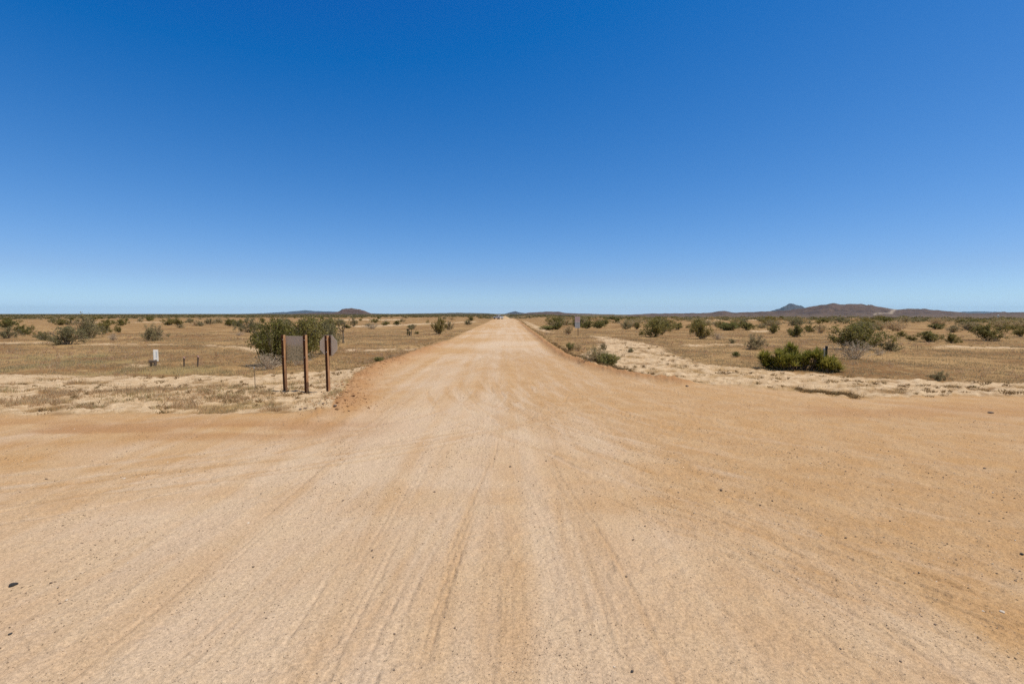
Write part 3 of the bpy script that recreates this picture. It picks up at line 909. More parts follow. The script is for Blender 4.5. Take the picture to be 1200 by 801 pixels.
# scattered middle distance bushes: individuals
br = np.random.default_rng(23)
count = 0; tries = 0
while count < 222 and tries < 6000:
    tries += 1
    right = br.random() < 0.68
    if right:
        px = br.uniform(640, 1230) if br.random() < .75 else br.uniform(640, 800); py = 373.2 + (br.random() ** 1.3) * 15.5
        if px < 760 and py > 385: continue
    else:
        px = br.uniform(-20, 570); py = 372.8 + (br.random() ** 2.2) * 12.5
    x, y = at(px, py)
    if abs(x - dirx * y) < 7.5: continue
    if any(math.hypot(x - a, y - b2) < c * 0.8 + 0.8 for a, b2, c in used_xy): continue
    w = br.uniform(1.3, 3.6) * (1.5 if right else 1.05); h = min(w * br.uniform(0.34, 0.62), br.uniform(1.1, 1.75))
    kind = br.choice(['creosote', 'olive', 'straw'], p=[0.52, 0.26, 0.22] if right else [.6, .32, .08])
    used_xy.append((x, y, w * 0.6))
    side = 'right' if x > dirx * y else 'left'
    lab = {'creosote': 'dark green bush in the thick scrub', 'olive': 'pale olive bush in the thick scrub', 'straw': 'straw coloured bush in the thick scrub'}[kind]
    bush(kind, int(br.integers(0, 9)), x, y, w, h, br.uniform(0, 6.28), f'{lab} {side} of the dirt road', 'bush', f'distant {kind if kind!="straw" else "straw coloured"} bushes {side} of the road',
         name={'straw': 'dry_bush'}.get(kind, 'desert_bush'), parts=(y < 110))
    count += 1

# far scrub beyond: one mass
fr = np.random.default_rng(31)
NB = 13000
u = fr.random(NB)
dist = 185 * (2600 / 185) ** (u ** 0.85)
an = np.radians(fr.uniform(-54, 54, NB))
bx, by = dist * np.sin(an), dist * np.cos(an)
dens = fbm(bx * 0.012, by * 0.012, 3, 140)
keep = (np.abs(bx - dirx * by) > 7.0) & (dens + 0.24 * (an > 0.05) + 0.14 * (dist > 330) + 0.3 * (dist > 520) > 0.53) & ((dist > 300) | (an > 0.1))
bx, by, dist = bx[keep], by[keep], dist[keep]
bzs = gz(bx, by)
nl = np.where(dist < 350, 70, np.where(dist < 800, 26, 12))
tot = int(nl.sum()); bi = np.repeat(np.arange(len(bx)), nl)
bw = fr.uniform(0.7, 1.9, len(bx)); bh = bw * fr.uniform(0.55, 0.95, len(bx))
d3 = rand_dir(fr, tot); d3[:, 2] = np.abs(d3[:, 2]); rr = fr.uniform(0.5, 1.0, tot)[:, None]
off = d3 * rr
off[:, :2] *= bw[bi][:, None]; off[:, 2] *= bh[bi]
P = np.stack([bx[bi], by[bi], bzs[bi] + 0.1], 1) + off
U = rand_dir(fr, tot); W = np.cross(U, rand_dir(fr, tot)); W /= np.linalg.norm(W, axis=1)[:, None]
sz = np.where(nl == 70, 0.20, np.where(nl == 26, 0.36, 0.6))[bi][:, None] * fr.uniform(0.7, 1.3, tot)[:, None]
Vs, Qs = quads_from(P, U * sz, W * sz * 0.7)
tb = fr.random(len(bx))
me = np_mesh('distant_scrub', Vs, [Qs], {'tint': np.repeat(np.clip(tb[bi] * 0.7 + fr.uniform(0, 0.35, tot), 0, 1), 4)})
tag(link('distant_scrub', me, M_SCRUB), 'dark band of scrub covering the plain to the horizon', kind='stuff')

# ------------------------------------------------------------------ yucca clump, small yucca, joshua trees
def rosette(r, c, n, L, wdt, up):
    d = rand_dir(r, n, up)
    d[:, 2] = np.where(d[:, 2] < -0.25, -d[:, 2], d[:, 2])
    side = np.cross(d, np.array([0, 0, 1.0])); side /= np.linalg.norm(side, axis=1)[:, None] + 1e-6
    l = L * r.uniform(0.7, 1.15, n)[:, None]
    base = c + d * 0.03
    mid = base + d * l * 0.45; tip = base + d * l + np.array([0, 0, -1.0]) * l * 0.04
    V = np.stack([base - side * wdt * .5, base + side * wdt * .5, mid + side * wdt * .6, tip, mid - side * wdt * .6], 1).reshape(-1, 3)
    k = np.arange(n)[:, None] * 5
    return V, np.hstack([k, k + 1, k + 2, k + 3, k + 4])

def yucca(name, x, y, heads, L, wdt, nblade, label, cat, mat=M_YUCCA, seed=1, group=None, trunk_mat=M_STEM, trad=0.05):
    r = np.random.default_rng(seed)
    root = empty(name, (x, y, gz1(x, y)))
    Vs, Fs, Ts, n0 = [], [], [], 0
    tb = MB()
    for hx, hy, hz in heads:
        V, Fc = rosette(r, np.array([hx, hy, hz]), nblade, L, wdt, 0.75)
        Vs.append(V); Fs.append(Fc + n0); n0 += len(V)
        Ts.append(np.repeat(np.clip(r.uniform(0, .45) + r.uniform(0, .55, nblade), 0, 1), 5))
        tb.tube([(hx * .8, hy * .8, -0.03), (hx * .93, hy * .9, hz * .5), (hx, hy, hz + 0.04)], [trad, trad * .8, trad * .6], 5)
    me = np_mesh('blades', np.vstack(Vs), [np.vstack(Fs)], {'tint': np.concatenate(Ts)})
    link('blades', me, mat, root)
    tb.build('stalks', trunk_mat, root)
    tag(root, label, cat, group)
    return root

x0, y0, W0, H0 = at_size(927, 432, 64, 31)
yr_ = np.random.default_rng(5)
heads = []
for k in range(17):
    kx = -W0 / 2 + W0 * (k + yr_.uniform(.1, .9)) / 17; ky = yr_.uniform(-.55, .45)
    kt = H0 * yr_.uniform(.42, .82) * (1 - .25 * abs(kx) / (W0 / 2))
    for q in range(int(yr_.integers(5, 9))):
        heads.append((kx + yr_.normal() * .09, ky + yr_.normal() * .12, kt * yr_.choice([1.0, .85, .6, .35, .15])))
yucca('yucca_clump', x0, y0, heads, 0.34, 0.028, 42, 'long dense spiky green clump on the right, left of the dark post', 'yucca', seed=8, trad=0.020, trunk_mat=M_DARKWOOD)
x1, y1, W1, H1 = at_size(970, 434, 22, 26)
heads = [(yr_.uniform(-.32, .36), yr_.uniform(-.25, .25), yr_.uniform(.05, .42)) for _ in range(26)]
yucca('yucca_clump', x1, y1, heads, 0.40, 0.03, 34, 'small spiky yellow green clump at the foot of the dark post', 'yucca', seed=9)
x2, y2, W2, H2 = at_size(479.5, 393, 9, 15)
yucca('yucca_clump', x2, y2, [(0, 0, .95), (.25, 0, .7), (-.2, .1, .55), (.1, -.1, .25), (-.15, -.1, .2)], 0.30, 0.05, 46, 'small upright yellowish yucca alone on the plain left of the road', 'yucca', mat=M_OLIVE, seed=10)

def joshua(px, py, hpx, label, seed):
    r = np.random.default_rng(seed)
    x, y, w, h = at_size(px, py, 10, hpx)
    root = empty('joshua_tree', (x, y, gz1(x, y)))
    tb = MB()
    fork = h * 0.5
    tb.tube([(0, 0, -0.1), (0.03, 0, fork * .5), (0, .04, fork)], [.07, .055, .05], 7)
    Vs, Fs, Ts, n0 = [], [], [], 0
    for k in range(5):
        a = r.uniform(0, 6.28); L = r.uniform(.3, .6)
        e = np.array([math.cos(a) * L * .7, math.sin(a) * L * .7, fork + r.uniform(.25, h * .42)])
        if k == 0: e = np.array([0.04, 0, h * .93])
        st = np.array([0, .04, fork * r.uniform(.8, 1.0)])
        m_ = (st + e) / 2 + np.array([math.cos(a) * .12, math.sin(a) * .12, -.05])
        tb.tube([st, m_, e], [.04, .035, .03], 6)
        for q in np.linspace(.3, 1, 2):
            c = m_ + (e - m_) * (0.4 + .6 * q)
            V, Fc = rosette(r, c, 26, 0.19, 0.022, 0.3)
            Vs.append(V); Fs.append(Fc + n0); n0 += len(V); Ts.append(np.repeat(r.uniform(0, 1, 26), 5))
    tb.build('trunk', M_STEM, root)
    link('crown', np_mesh('crown', np.vstack(Vs), [np.vstack(Fs)], {'tint': np.concatenate(Ts)}), M_OLIVE, root)
    tag(root, label, 'tree', 'joshua trees on the left plain')
joshua(402, 402, 28, 'thin joshua tree just right of the octagonal sign', 3)
joshua(388, 394, 20, 'shorter joshua tree behind the pale green bush at the octagonal sign', 4)

# ------------------------------------------------------------------ grass, weeds, gravel
gr = np.random.default_rng(41)
def blades(cx, cy, cz, n, spread, hgt, wid, tnt, name, mat, label, lean=0.5):
    """cx.. arrays of tuft centres"""
    T = len(cx); idx = np.repeat(np.arange(T), n)
    m = len(idx)
    a = gr.uniform(0, 2 * math.pi, m); rr = spread[idx] * np.sqrt(gr.random(m))
    bx_, by_ = cx[idx] + np.cos(a) * rr, cy[idx] + np.sin(a) * rr
    h = hgt[idx] * gr.uniform(.45, 1.1, m)
    la = gr.uniform(0, 2 * math.pi, m); ll = h * lean * gr.uniform(.1, 1.0, m)
    fa = gr.uniform(0, math.pi, m)
    w = wid[idx]
    b = np.stack([bx_, by_, cz[idx] - .01], 1)
    s = np.stack([np.cos(fa) * w, np.sin(fa) * w, 0 * w], 1)
    tip = b + np.stack([np.cos(la) * ll, np.sin(la) * ll, h], 1)
    mid = b + np.stack([np.cos(la) * ll * .3, np.sin(la) * ll * .3, h * .55], 1)
    V = np.stack([b - s * .5, b + s * .5, mid + s * .4, tip, mid - s * .4], 1).reshape(-1, 3)
    k = np.arange(m)[:, None] * 5
    Fc = np.hstack([k, k + 1, k + 2, k + 3, k + 4])
    t = np.clip(tnt[idx] + gr.uniform(-.25, .25, m), 0, 1)
    me = np_mesh(name, V, [Fc], {'tint': np.repeat(t, 5)})
    return tag(link(name, me, mat), label, kind='stuff')

# grass over the plain: candidate tufts, kept by the ground masks
N_ = 60000
d_ = 11.0 * (75 / 11.0) ** gr.random(N_); a_ = np.radians(gr.uniform(-53, 53, N_))
cx, cy = d_ * np.sin(a_), d_ * np.cos(a_)
cz, mk = terrain(cx, cy)
pn = fbm(cx * 0.5, cy * 0.5, 4, 150)
ok = (mk['road'] < 0.25) & (gr.random(N_) < np.where(mk['sand'] > 0.4, 0.035, 0.25 + 0.75 * (pn > 0.47))) & (mk['loose'] < 0.35)
cx, cy, cz, d_ = cx[ok], cy[ok], cz[ok], d_[ok]; g_ = mk['green'][ok]
T = len(cx)
tn = np.clip(0.18 + 0.45 * fbm(cx * .3, cy * .3, 3, 160) + 0.22 * g_ + gr.uniform(-.12, .12, T), 0, 1)
blades(cx, cy, cz, 9, np.clip(d_ * 0.010, .10, .5), np.where(g_ > .5, .12, .075) * gr.uniform(.6, 1.4, T), np.clip(d_ * .00055, .007, .03), tn, 'dry_grass', M_GRASS, 'low dry straw grass covering the plain beside the road')

# taller pale clumps dotted over the near plain
N_ = 3800
d_ = 15.0 * (70 / 15.0) ** gr.random(N_); a_ = np.radians(gr.uniform(-52, 52, N_))
cx, cy = d_ * np.sin(a_), d_ * np.cos(a_)
cz, mk = terrain(cx, cy)
ok = (mk['road'] < .1) & (mk['sand'] < .5) & (gr.random(N_) < sstep(.40, .62, fbm(cx * .25, cy * .25, 4, 210)) * np.where(cx < 0, 1, .6))
cx, cy, cz, d_ = cx[ok], cy[ok], cz[ok], d_[ok]; T = len(cx)
blades(cx, cy, cz, 16, gr.uniform(.08, .22, T), gr.uniform(.10, .24, T), np.clip(d_ * .0005, .008, .03), gr.uniform(0, .85, T), 'grass_clumps', M_GRASS, 'taller pale dry grass clumps dotted over the near plain', .7)

# thicker grass strip before the signs
N_ = 7500
px = gr.uniform(-60, 412, N_); py = gr.uniform(449, 481, N_)
pts = np.array([at(a, b) for a, b in zip(px, py)])
cx, cy = pts[:, 0], pts[:, 1]
cz, mk = terrain(cx, cy)
pn = fbm(cx * 1.2, cy * 1.2, 4, 170)
ok = (mk['road'] < 0.15) & (gr.random(N_) < np.where(mk['sand'] > 0.45, 0.45, 1.0) * sstep(0.42, 0.62, pn) * sstep(449, 455, py - (412 - px) * .010))
cx, cy, cz = cx[ok], cy[ok], cz[ok]; T = len(cx)
tn = np.clip(.30 + .75 * fbm(cx * .8, cy * .8, 3, 180) + gr.uniform(-.2, .2, T), 0, 1)
blades(cx, cy, cz, 11, np.full(T, .09), gr.uniform(.06, .20, T), np.full(T, .008), tn, 'verge_grass', M_GRASS, 'thicker straw and olive grass strip in front of the signs', .8)

# low brown weeds on the sand banks and road edges
N_ = 3000
px = np.concatenate([gr.uniform(660, 1240, N_), gr.uniform(-40, 430, N_ // 2)]); py = np.concatenate([gr.uniform(394, 468, N_), gr.uniform(432, 486, N_ // 2)])
pts = np.array([at(a, b) for a, b in zip(px, py)]); cx, cy = pts[:, 0], pts[:, 1]
cz, mk = terrain(cx, cy)
pn = fbm(cx * .9, cy * .9, 3, 190)
ok = (mk['sand'] > .35) & (gr.random(len(cx)) < sstep(.36, .70, pn) * .8) & (mk['loose'] < .4)
cx, cy, cz = cx[ok], cy[ok], cz[ok]
# the long dark patch at the lower edge of the right bank, and tufts along both road edges
ex = []
for q in np.linspace(0, 1, 75):
    ex.append(at(935 + q * 68 + gr.normal() * 2, 457.2 + 8.2 * q - 2.0 * math.sin(q * 3.14) + gr.normal() * .8))
for P_, nn, jit in ((ROAD_L[:6], 70, .5), (ROAD_R[5:], 60, .5)):
    P_ = np.array(P_); tt = gr.uniform(0, len(P_) - 1.001, nn); k = tt.astype(int); f = (tt - k)[:, None]
    q = P_[k] * (1 - f) + P_[k + 1] * f
    sgn = -1 if P_[0, 0] < P_[-1, 0] and P_ is not None and P_[0, 0] < 0 else 1
    q[:, 0] += (gr.random(nn) * 1.1 + .35) * (-1 if nn == 70 else 1)
    ex += [tuple(v) for v in q if v[1] < 70]
P_ = np.array(LOOSE_R[:5]); tt = gr.uniform(0, len(P_) - 1.001, 900) ; k = tt.astype(int); f = (tt - k)[:, None]
q = P_[k] * (1 - f) + P_[k + 1] * f; q[:, 0] += gr.uniform(.25, .8, 900)
ex += [tuple(v) for v in q]
ex = np.array(ex)
cx = np.concatenate([cx, ex[:, 0]]); cy = np.concatenate([cy, ex[:, 1]]); cz = np.concatenate([cz, gz(ex[:, 0], ex[:, 1])])
T = len(cx)
blades(cx, cy, cz, 26, gr.uniform(.05, .16, T), gr.uniform(.04, .13, T), np.full(T, .012), gr.uniform(.1, .8, T), 'low_weeds', M_WEED, 'small brown weeds dotted over the sand banks', 1.4)

# gravel: tiny loose stones
ico = np.array([(0, 0, 1), (.9, 0, .2), (.2, .9, .1), (-.8, .4, .2), (-.6, -.7, .1), (.4, -.85, .2), (.1, .1, -.6)])
ifc = np.array([(0, 1, 2), (0, 2, 3), (0, 3, 4), (0, 4, 5), (0, 5, 1), (6, 2, 1), (6, 3, 2), (6, 4, 3), (6, 5, 4), (6, 1, 5)])
def stones_mesh(cx, cy, cz, size, tnt, name):
    n = len(cx)
    th = gr.uniform(0, 6.28, n); c, s = np.cos(th), np.sin(th)
    B_ = ico[None] * gr.uniform(.65, 1.3, (n, len(ico), 3))
    X = B_[..., 0] * c[:, None] - B_[..., 1] * s[:, None]; Y = B_[..., 0] * s[:, None] + B_[..., 1] * c[:, None]
    V = np.stack([X * size[:, None] + cx[:, None], Y * size[:, None] + cy[:, None], B_[..., 2] * size[:, None] * .62 + cz[:, None] + size[:, None] * .12], -1).reshape(-1, 3)
    Fc = (ifc[None] + (np.arange(n) * len(ico))[:, None, None]).reshape(-1, 3)
    return np_mesh(name, V, [Fc], {'tint': np.repeat(tnt, len(ico))})
N_ = 90000
d_ = 2.0 * (17 / 2.0) ** (gr.random(N_) ** .9); a_ = np.radians(gr.uniform(-55, 55, N_))
cx, cy = d_ * np.sin(a_), d_ * np.cos(a_)
cz, mk = terrain(cx, cy)
pn = fbm(cx * 1.4 + cy * .4, cy * .5, 4, 200)
ok = gr.random(N_) < np.clip(sstep(.50, .76, pn) * 1.3 + mk['rut'] * .9 + .03, 0, 1) * np.where(mk['road'] > .5, 1, .35) * np.where(cx > 0, 1, .7)
cx, cy, cz, d_ = cx[ok], cy[ok], cz[ok], d_[ok]
n = len(cx)
size = np.minimum(.0027 * np.exp(gr.normal(0, .5, n)), .0068) * np.clip(d_ / 4, .9, 2.0)
tnt = np.clip(gr.beta(1.1, 1.5, n), 0, 1)
tag(link('gravel', stones_mesh(cx, cy, cz, size, tnt, 'gravel'), M_PEBBLE), 'fine loose gravel scattered over the dirt road', kind='stuff')
# clods along the left berm and road edges
N_ = 2600
P_ = np.array(LOOSE_L[1:] + []); tt = gr.uniform(0, len(P_) - 1.001, N_); k = tt.astype(int); f = (tt - k)[:, None]
q = P_[k] * (1 - f) + P_[k + 1] * f + gr.normal(size=(N_, 2)) * .38
tag(link('clods', stones_mesh(q[:, 0], q[:, 1], gz(q[:, 0], q[:, 1]), .013 * np.exp(gr.normal(0, .55, N_)), np.clip(gr.normal(.5, .12, N_), 0, 1), 'clods'), M_CLOD), 'reddish soil clods heaped along the left road edge', kind='stuff')

# single stones
def stone_mesh(seed, name, flat=.6):
    import bmesh
    bm = bmesh.new(); bmesh.ops.create_icosphere(bm, subdivisions=2, radius=1.0)
    r = random.Random(seed); ax = [Vector((r.gauss(0, 1), r.gauss(0, 1), r.gauss(0, 1))).normalized() for _ in range(9)]
    off = [r.uniform(.55, .9) for _ in ax]
    for v in bm.verts:
        for a, o in zip(ax, off):
            dd = v.co.dot(a) - o
            if dd > 0: v.co -= a * dd
        v.co.z *= flat
    me = bpy.data.meshes.new(name); bm.to_mesh(me); bm.free()
    return me
def put_stone(px, py, wpx, mat, me, label, group=None, rz=0, sc=(1, 1, 1)):
    x, y, w, _ = at_size(px, py, wpx, 1)
    o = link('stone', me, None); 
    if not me.materials: me.materials.append(mat)
    o.location = (x, y, gz1(x, y) + w * .13); o.rotation_euler = (0, 0, rz); o.scale = (w / 2 * sc[0], w / 2 * sc[1], w / 2 * sc[2])
    return tag(o, label, 'stone', group)
smd = [stone_mesh(s, 'stone') for s in range(5)]; smp = [stone_mesh(s + 20, 'stone') for s in range(2)]
put_stone(16, 686, 10, M_BLACKSTONE, stone_mesh(77, 'stone', .55), 'flat charcoal stone, the biggest, near the left edge', None, .5, (1, .65, .8))
put_stone(12, 743, 4.2, M_BLACKSTONE, stone_mesh(78, 'stone', .7), 'small black stone below the big charcoal one at the left edge')
put_stone(741, 786, 4, M_BLACKSTONE, stone_mesh(79, 'stone', .8), 'rounded black stone at the bottom of the road, right of centre')
put_stone(1197, 649, 4.5, M_BLACKSTONE, stone_mesh(80, 'stone', .6), 'dark stone at the right edge of the photo')
put_stone(1161, 483.5, 6, M_STONE, stone_mesh(81, 'stone', .45), 'lone dark flat stone below the sand bank at the far right')
put_stone(805, 452.8, 4, M_STONE, stone_mesh(82, 'stone', .6), 'dark stone just below the right sand bank')
for px, py, s in ((393, 482, 5), (379, 480, 4), (358, 481, 5), (352, 482, 4)):
    put_stone(px, py, s, M_STONE, smd[int(px) % 5], 'brown stone along the lip of the pale sand below the signs', 'stones along the sand lip', px)
DS = [(312, 525), (402, 587), (436, 645), (437, 653), (297, 664), (310, 717), (312, 725), (462, 742), (521, 723), (533, 735), (535, 737), (462, 785), (60, 684), (68, 689), (70, 706), (885, 577), (905, 587), (845, 574), (795, 577), (991, 630), (1043, 610), (1027, 683), (734, 676), (680, 738), (692, 743), (629, 744), (656, 768), (1096, 731), (1168, 735), (1190, 680), (1012, 695), (985, 760), (1055, 776), (891, 591), (742, 632), (783, 622), (756, 616), (598, 547), (640, 540), (509, 576), (571, 607), (1101, 641), (1154, 548)]
for k, (px, py) in enumerate(DS):
    put_stone(px, py, 2.1 + (k * 7 % 5) * .4, M_STONE, smd[k % 5], 'small dark stone lying loose on the tan dirt road', 'small dark stones on the dirt road', k * 1.7)
for k, (px, py) in enumerate([(1175, 717), (146, 561), (291, 612), (720, 780), (1152, 716), (78, 703)]):
    put_stone(px, py, 3.4 if k else 6, M_PALESTONE, smp[k % 2], 'small whitish stone lying on the tan dirt road', 'pale stones on the dirt road', k * 1.3)

# ------------------------------------------------------------------ road signs and posts
TH = R(-18)
def sign_post(root, x, z1, lean=0.0):
    mb = MB().box((0, 0, z1 / 2 - .15), (.092, .092, z1 + .3), .006)
    o = mb.build('post', M_POST, root); o.data.materials.append(M_POSTLIT)
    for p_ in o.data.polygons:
        if p_.normal.x > .6: p_.material_index = 1  # right face gets the painted sunlit tone
    o.location = (x, 0, 0); o.rotation_euler = (0, lean, 0)
    return o
# octagonal sign seen from behind
x, y = at(385, 462)
root = empty('stop_sign', (x, y, 0.0), TH)
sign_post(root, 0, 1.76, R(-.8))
oc = [(.335 * math.cos(R(22.5 + 45 * k)), .335 * math.sin(R(22.5 + 45 * k)) + 1.46) for k in range(8)]
MB().prism(oc, .050, .053).build('sign_plate', M_ALU, root)
oc2 = [(.318 * math.cos(R(22.5 + 45 * k)), .318 * math.sin(R(22.5 + 45 * k)) + 1.46) for k in range(8)]
MB().prism(oc2, .055, .056).build('sign_face', M_RED, root)
MB().box((.068, .030, 1.46), (.042, .030, .60), .004).build('bracket', M_POST, root)
for zz in (1.27, 1.64):
    MB().tube([(0, -.056, zz), (0, -.045, zz)], .012, 8).build('bolt', M_PALEMETAL, root)
tag(root, 'octagonal sign on one rusty brown post, its grey back turned this way', 'sign')
# two-post sign seen from behind
xa, ya = at(334.5, 459.5); xb, yb = at(359.5, 461)
th2 = math.atan2(yb - ya, xb - xa); L2 = math.hypot(xb - xa, yb - ya)
root = empty('two_post_sign', ((xa + xb) / 2, (ya + yb) / 2, 0.0), th2)
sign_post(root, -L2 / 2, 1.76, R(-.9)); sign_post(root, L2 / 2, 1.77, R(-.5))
MB().box((-.01, .052, 1.355), (L2 + .06, .006, .75), .001).build('sign_panel', M_PANEL, root)
for sx in (-1, 1):
    for zz in (1.10, 1.62):
        MB().tube([(sx * L2 / 2, -.056, zz), (sx * L2 / 2, -.045, zz)], .011, 8).build('bolt', M_PALEMETAL, root)
tag(root, 'weathered grey panel with mottled lower half between two rusty brown posts, seen from behind', 'sign')

# narrow sign down the right side of the road
x, y = at(676.5, 393.5)
root = empty('roadside_sign', (x, y, gz1(x, y)), R(6))
MB().box((.08, 0, .55), (.07, .05, 1.4), .005).build('post', M_DARKWOOD, root)
MB().box((0, -.034, 1.80), (.58, .006, .62), .001).build('upper_panel', M_PINK, root)
MB().box((0, -.034, 1.16), (.56, .006, .60), .001).build('lower_panel', M_GREYSIGN, root)
MB().box((0, -.039, 1.50), (.50, .003, .05), .0005).build('stripe', M_WHITE, root)
MB().box((.08, .03, 1.65), (.05, .04, 1.0), .004).build('backing_post', M_DARKWOOD, root)
tag(root, 'narrow upright sign with faded pink and grey panels right of the far road', 'sign')

# white marker with its small stand
x, y = at(183, 427.5)
root = empty('utility_marker', (x, y, gz1(x, y)), R(48))
o = MB().box((0, 0, .46), (.20, .05, .56), .01).build('marker_plate', M_WHITE, root); o.rotation_euler = (R(-14), R(3), 0)
o = MB().box((.02, -.028, .50), (.055, .004, .30), .001).build('marking', M_GREYSIGN, root); o.rotation_euler = (R(-14), R(3), 0)
MB().box((.0, .0, .08), (.06, .05, .36), .006).build('post', M_DARKWOOD, root)
tag(root, 'white upright marker plate standing in the dry grass at left', 'marker')
x, y = at(178.5, 428.5)
root = empty('wooden_stand', (x, y, gz1(x, y)), R(14))
MB().box((0, 0, .245), (.24, .16, .13), .02).build('top_box', M_DARKWOOD, root)
for sx in (-.05, .1):
    MB().box((sx, 0, .07), (.05, .06, .32), .006).build('leg', M_DARKWOOD, root)
tag(root, 'low dark wooden stand with two legs beside the white marker', 'stand')

for (px, py, hh, lab) in ((215.5, 428.8, .42, 'short dark stake nearer the white marker, with a faded pink ribbon'), (231.5, 429.3, .47, 'short dark stake farther from the white marker, with a faded pink ribbon')):
    x, y = at(px, py)
    root = empty('survey_stake', (x, y, gz1(x, y)), R(20))
    o = MB().box((0, 0, hh / 2 - .05), (.055, .035, hh + .1), .004).build('stake', M_DARKWOOD, root)
    MB().box((.0, 0, hh + .02), (.058, .038, .05), .003).build('pale_top', M_RIBBON, root)
    MB().tube([(.0, -.02, hh), (.05, -.03, hh - .03), (.1, -.03, hh - .02)], [.008, .006, .004], 5).build('ribbon', M_RIBBON, root)
    root.rotation_euler = (R(2), R(3 if px < 220 else 5), R(20))
    tag(root, lab, 'stake', 'survey stakes in the dry grass')
x, y = at(299, 459.5)
root = empty('thin_stake', (x, y, gz1(x, y)))
MB().tube([(0, 0, -.1), (.006, 0, .35), (-.012, 0, .70)], [.011, .010, .008], 6).build('rod', M_DARKWOOD, root)
MB().box((-.012, 0, .70), (.035, .02, .05), .003).build('cap', M_PALEMETAL, root)
tag(root, 'thin grey rod standing in the grass strip left of the signs', 'stake')

# dark post inside the spiky clump
x, y = at(967.5, 433)
root = empty('marker_post', (x, y, gz1(x, y)), R(-20))
MB().box((0, 0, .44), (.085, .085, 1.2), .008).build('post', M_DARKMETAL, root)
MB().box((-.074, 0, .52), (.06, .07, .90), .006).build('pale_rail', M_PALEMETAL, root)
MB().box((0, 0, 1.055), (.10, .10, .03), .006).build('cap', M_DARKMETAL, root)
tag(root, 'near black post with a pale rail rising out of the small spiky clump', 'post')

# ------------------------------------------------------------------ white pickup far down the road, mound beside it
def pickup(x, y, rz):
    root = empty('pickup_truck', (x, y, gz1(x, y)), rz)
    b = MB()
    b.box((0, 0, .72), (1.85, 5.2, .55), .08)
    b.box((0, 1.75, 1.05), (1.75, 1.6, .22), .08)          # bonnet
    b.build('body', M_CARPAINT, root)
    MB().box((0, .25, 1.38), (1.62, 1.7, .72), .16).build('cab', M_CARPAINT, root)
    o = MB().box((0, 1.115, 1.42), (1.40, .03, .46), .01).build('windscreen', M_GLASS, root)
    for sx in (-1, 1):
        MB().box((sx * .815, .25, 1.45), (.02, 1.3, .38), .008).build('side_window', M_GLASS, root)
        MB().box((sx * .68, 2.6, .88), (.36, .05, .18), .015).build('headlight', M_LAMP, root)
        for wy in (-1.6, 1.65):
            w = MB().tube([(sx * .68, wy, .38), (sx * .93, wy, .38)], .38, 16).build('wheel', M_TYRE, root)
        MB().box((sx * 1.0, 1.0, 1.25), (.16, .12, .18), .03).build('mirror', M_TYRE, root)
    MB().box((0, 2.61, .62), (1.7, .08, .16), .03).build('bumper', M_PALEMETAL, root)
    MB().box((0, 2.605, .88), (.95, .04, .2), .02).build('grille', M_TYRE, root)
    return tag(root, 'white vehicle far away at the end of the dirt road', 'vehicle')
x, y = at(582, 373.5)
pickup((584 - CX) / F * 214, 214, math.pi + .66)
# pale dirt mound beside it
n = 40
mx, my = np.meshgrid(np.linspace(-1, 1, n), np.linspace(-1, 1, n))
rr = np.hypot(mx, my)
mz = np.clip(1 - rr, 0, 1) ** .8 * (0.75 + .5 * fbm(mx * 3 + 5, my * 3, 4, 300))
Vm = np.stack([mx * 2.6, my * 2.2, mz * 1.5 - .05], -1).reshape(-1, 3)
i = np.arange(n - 1)[:, None] * n; j = np.arange(n - 1)[None]
Q = np.stack([i + j, i + j + 1, i + n + j + 1, i + n + j], -1).reshape(-1, 4)
o = link('dirt_mound', np_mesh('dirt_mound', Vm, [Q], {'sand': np.ones(n * n)}, True), M_GROUND)
x = (591.5 - CX) / F * 222
o.location = (x, 222, gz1(x, 222))
tag(o, 'pale dirt mound at the end of the road right of the white vehicle', 'mound')

# small white tank at the foot of the hills, far right
x = (1169 - CX) / F * 2300
root = empty('water_tank', (x, 2300, -19.0))
MB().tube([(0, 0, 0), (0, 0, 14.5)], [4.0, 4.0], 24).build('tank_wall', M_WHITE, root)
MB().tube([(0, 0, 14.5), (0, 0, 16.5)], [4.1, .6], 24).build('tank_roof', M_WHITE, root)
tag(root, 'tiny white tank below the hills at the far right', 'tank')

# ------------------------------------------------------------------ air
SKY_GRADE = ((1.10, 0.80), (0.90, 0.92), (0.0, 1.10))
SUN_EL, SUN_AZ = 66.0, 100.0           # azimuth clockwise from +y (straight ahead)
HAZE = 1.9e-5
if HAZE:
    me = MB()
    s = 24500.0
    V8 = [(sx * s, sy * s, z) for z in (-9.0, 340.0) for sy in (-1, 1) for sx in (-1, 1)]
    me.add(V8, [(0, 2, 3, 1), (4, 5, 7, 6), (0, 1, 5, 4), (2, 6, 7, 3), (0, 4, 6, 2), (1, 3, 7, 5)])
    hm = bpy.data.materials.new('pale desert air'); hm.use_nodes = True
    nt = hm.node_tree; nt.nodes.clear()
    out = nt.nodes.new('ShaderNodeOutputMaterial'); pv = nt.nodes.new('ShaderNodeVolumePrincipled')
    pv.inputs['Color'].default_value = (0.50, 0.82, 1.0, 1); pv.inputs['Density'].default_value = HAZE
    pv.inputs['Anisotropy'].default_value = 0.2
    nt.links.new(pv.outputs[0], out.inputs['Volume'])
    o = me.build('haze', hm); tag(o, 'thin bluish air that fades the far hills', kind='stuff')

# ------------------------------------------------------------------ camera, sun, sky
cam = bpy.data.cameras.new('Camera'); cam.sensor_width = 36.0; cam.lens = F / 1200 * 36.0
cam.clip_start = 0.05; cam.clip_end = 90000
co = bpy.data.objects.new('Camera', cam); COL.objects.link(co)
co.location = (0, 0, H); co.rotation_euler = (R(90) - PITCH, 0, 0)
scene.camera = co

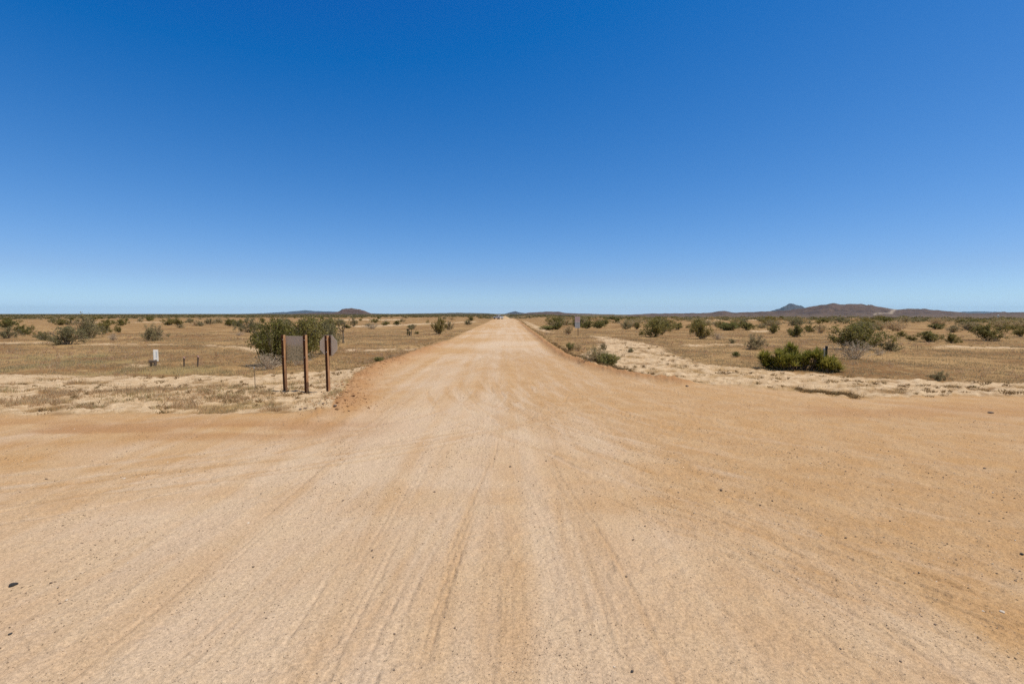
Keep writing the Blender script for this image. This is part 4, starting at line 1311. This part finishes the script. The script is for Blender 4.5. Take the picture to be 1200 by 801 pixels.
sl = bpy.data.lights.new('Sun', 'SUN'); sl.energy = 4.0; sl.angle = R(0.53); sl.color = (1.0, 0.955, 0.88)
so = bpy.data.objects.new('Sun', sl); COL.objects.link(so)
el, az = R(SUN_EL), R(SUN_AZ)
to_sun = Vector((math.sin(az) * math.cos(el), math.cos(az) * math.cos(el), math.sin(el)))
so.rotation_euler = to_sun.to_track_quat('Z', 'Y').to_euler()
so.location = (0, 0, 30)

w = bpy.data.worlds.new('World'); scene.world = w; w.use_nodes = True
nt = w.node_tree; nt.nodes.clear()
g = NT(nt)
sky = g.n('ShaderNodeTexSky', sky_type='NISHITA'); sky.sun_disc = False
sky.sun_elevation = el; sky.sun_rotation = az
sky.altitude = 900; sky.air_density = 1.0; sky.dust_density = 0.15; sky.ozone_density = 1.6
# polarised desert sky: red light held back, blue deepened
sp = g.n('ShaderNodeSeparateColor'); g.l(sky.outputs[0], sp.inputs[0])
cb = g.n('ShaderNodeCombineColor')
for k, (o_, m_) in enumerate(SKY_GRADE):
    v_ = g.math('MAXIMUM', g.math('MULTIPLY', g.math('SUBTRACT', sp.outputs[k], o_), m_ * 0.1), 0.004)
    if k: v_ = g.math('MULTIPLY', g.math('POWER', v_, 0.8), (0, 0.885, 1.01)[k])
    g.l(g.math('MULTIPLY', v_, 10.0), cb.inputs[k])
bg = g.n('ShaderNodeBackground'); bg.inputs['Strength'].default_value = 0.10
s2 = g.n('ShaderNodeSeparateColor'); g.l(cb.outputs[0], s2.inputs[0])
c2 = g.n('ShaderNodeCombineColor'); g.l(s2.outputs[0], c2.inputs[0]); g.l(s2.outputs[1], c2.inputs[1])
g.l(g.math('MAXIMUM', s2.outputs[2], g.math('MULTIPLY', s2.outputs[1], 1.27)), c2.inputs[2])
# paler, cleaner blue low on the horizon
k_ = g.math('ADD', g.math('MULTIPLY', g.math('MAXIMUM', g.math('SUBTRACT', s2.outputs[0], 2.9), 0.0), 0.09), 1.0)
hz_ = g.n('ShaderNodeCombineColor')
s3 = g.n('ShaderNodeSeparateColor'); g.l(c2.outputs[0], s3.inputs[0])
g.l(s3.outputs[0], hz_.inputs[0]); g.l(g.math('MULTIPLY', s3.outputs[1], k_), hz_.inputs[1]); g.l(g.math('MULTIPLY', s3.outputs[2], k_), hz_.inputs[2])
# the deepened band lies ahead, across from the sun's plane; overhead and behind the sky keeps its natural tone
dirn = g.n('ShaderNodeTexCoord').outputs['Generated']
ds = g.n('ShaderNodeSeparateXYZ'); g.l(dirn, ds.inputs[0])
wgt = g.math('MULTIPLY', g.rng(ds.outputs[1], 0.0, 0.50), g.rng(ds.outputs[2], 0.64, 0.92, 1.0, 0.0))
g.l(g.mix(wgt, sky.outputs[0], hz_.outputs[0]), bg.inputs['Color'])
wo = g.n('ShaderNodeOutputWorld'); g.l(bg.outputs[0], wo.inputs['Surface'])

scene.render.engine = 'CYCLES'
scene.view_settings.view_transform = 'Standard'; scene.view_settings.look = 'None'
scene.view_settings.exposure = 0.0; scene.view_settings.gamma = 1.0
scene.cycles.max_bounces = 6; scene.cycles.diffuse_bounces = 3; scene.cycles.volume_bounces = 0
scene.cycles.use_denoising = False
scene.render.resolution_x, scene.render.resolution_y = 1024, 683
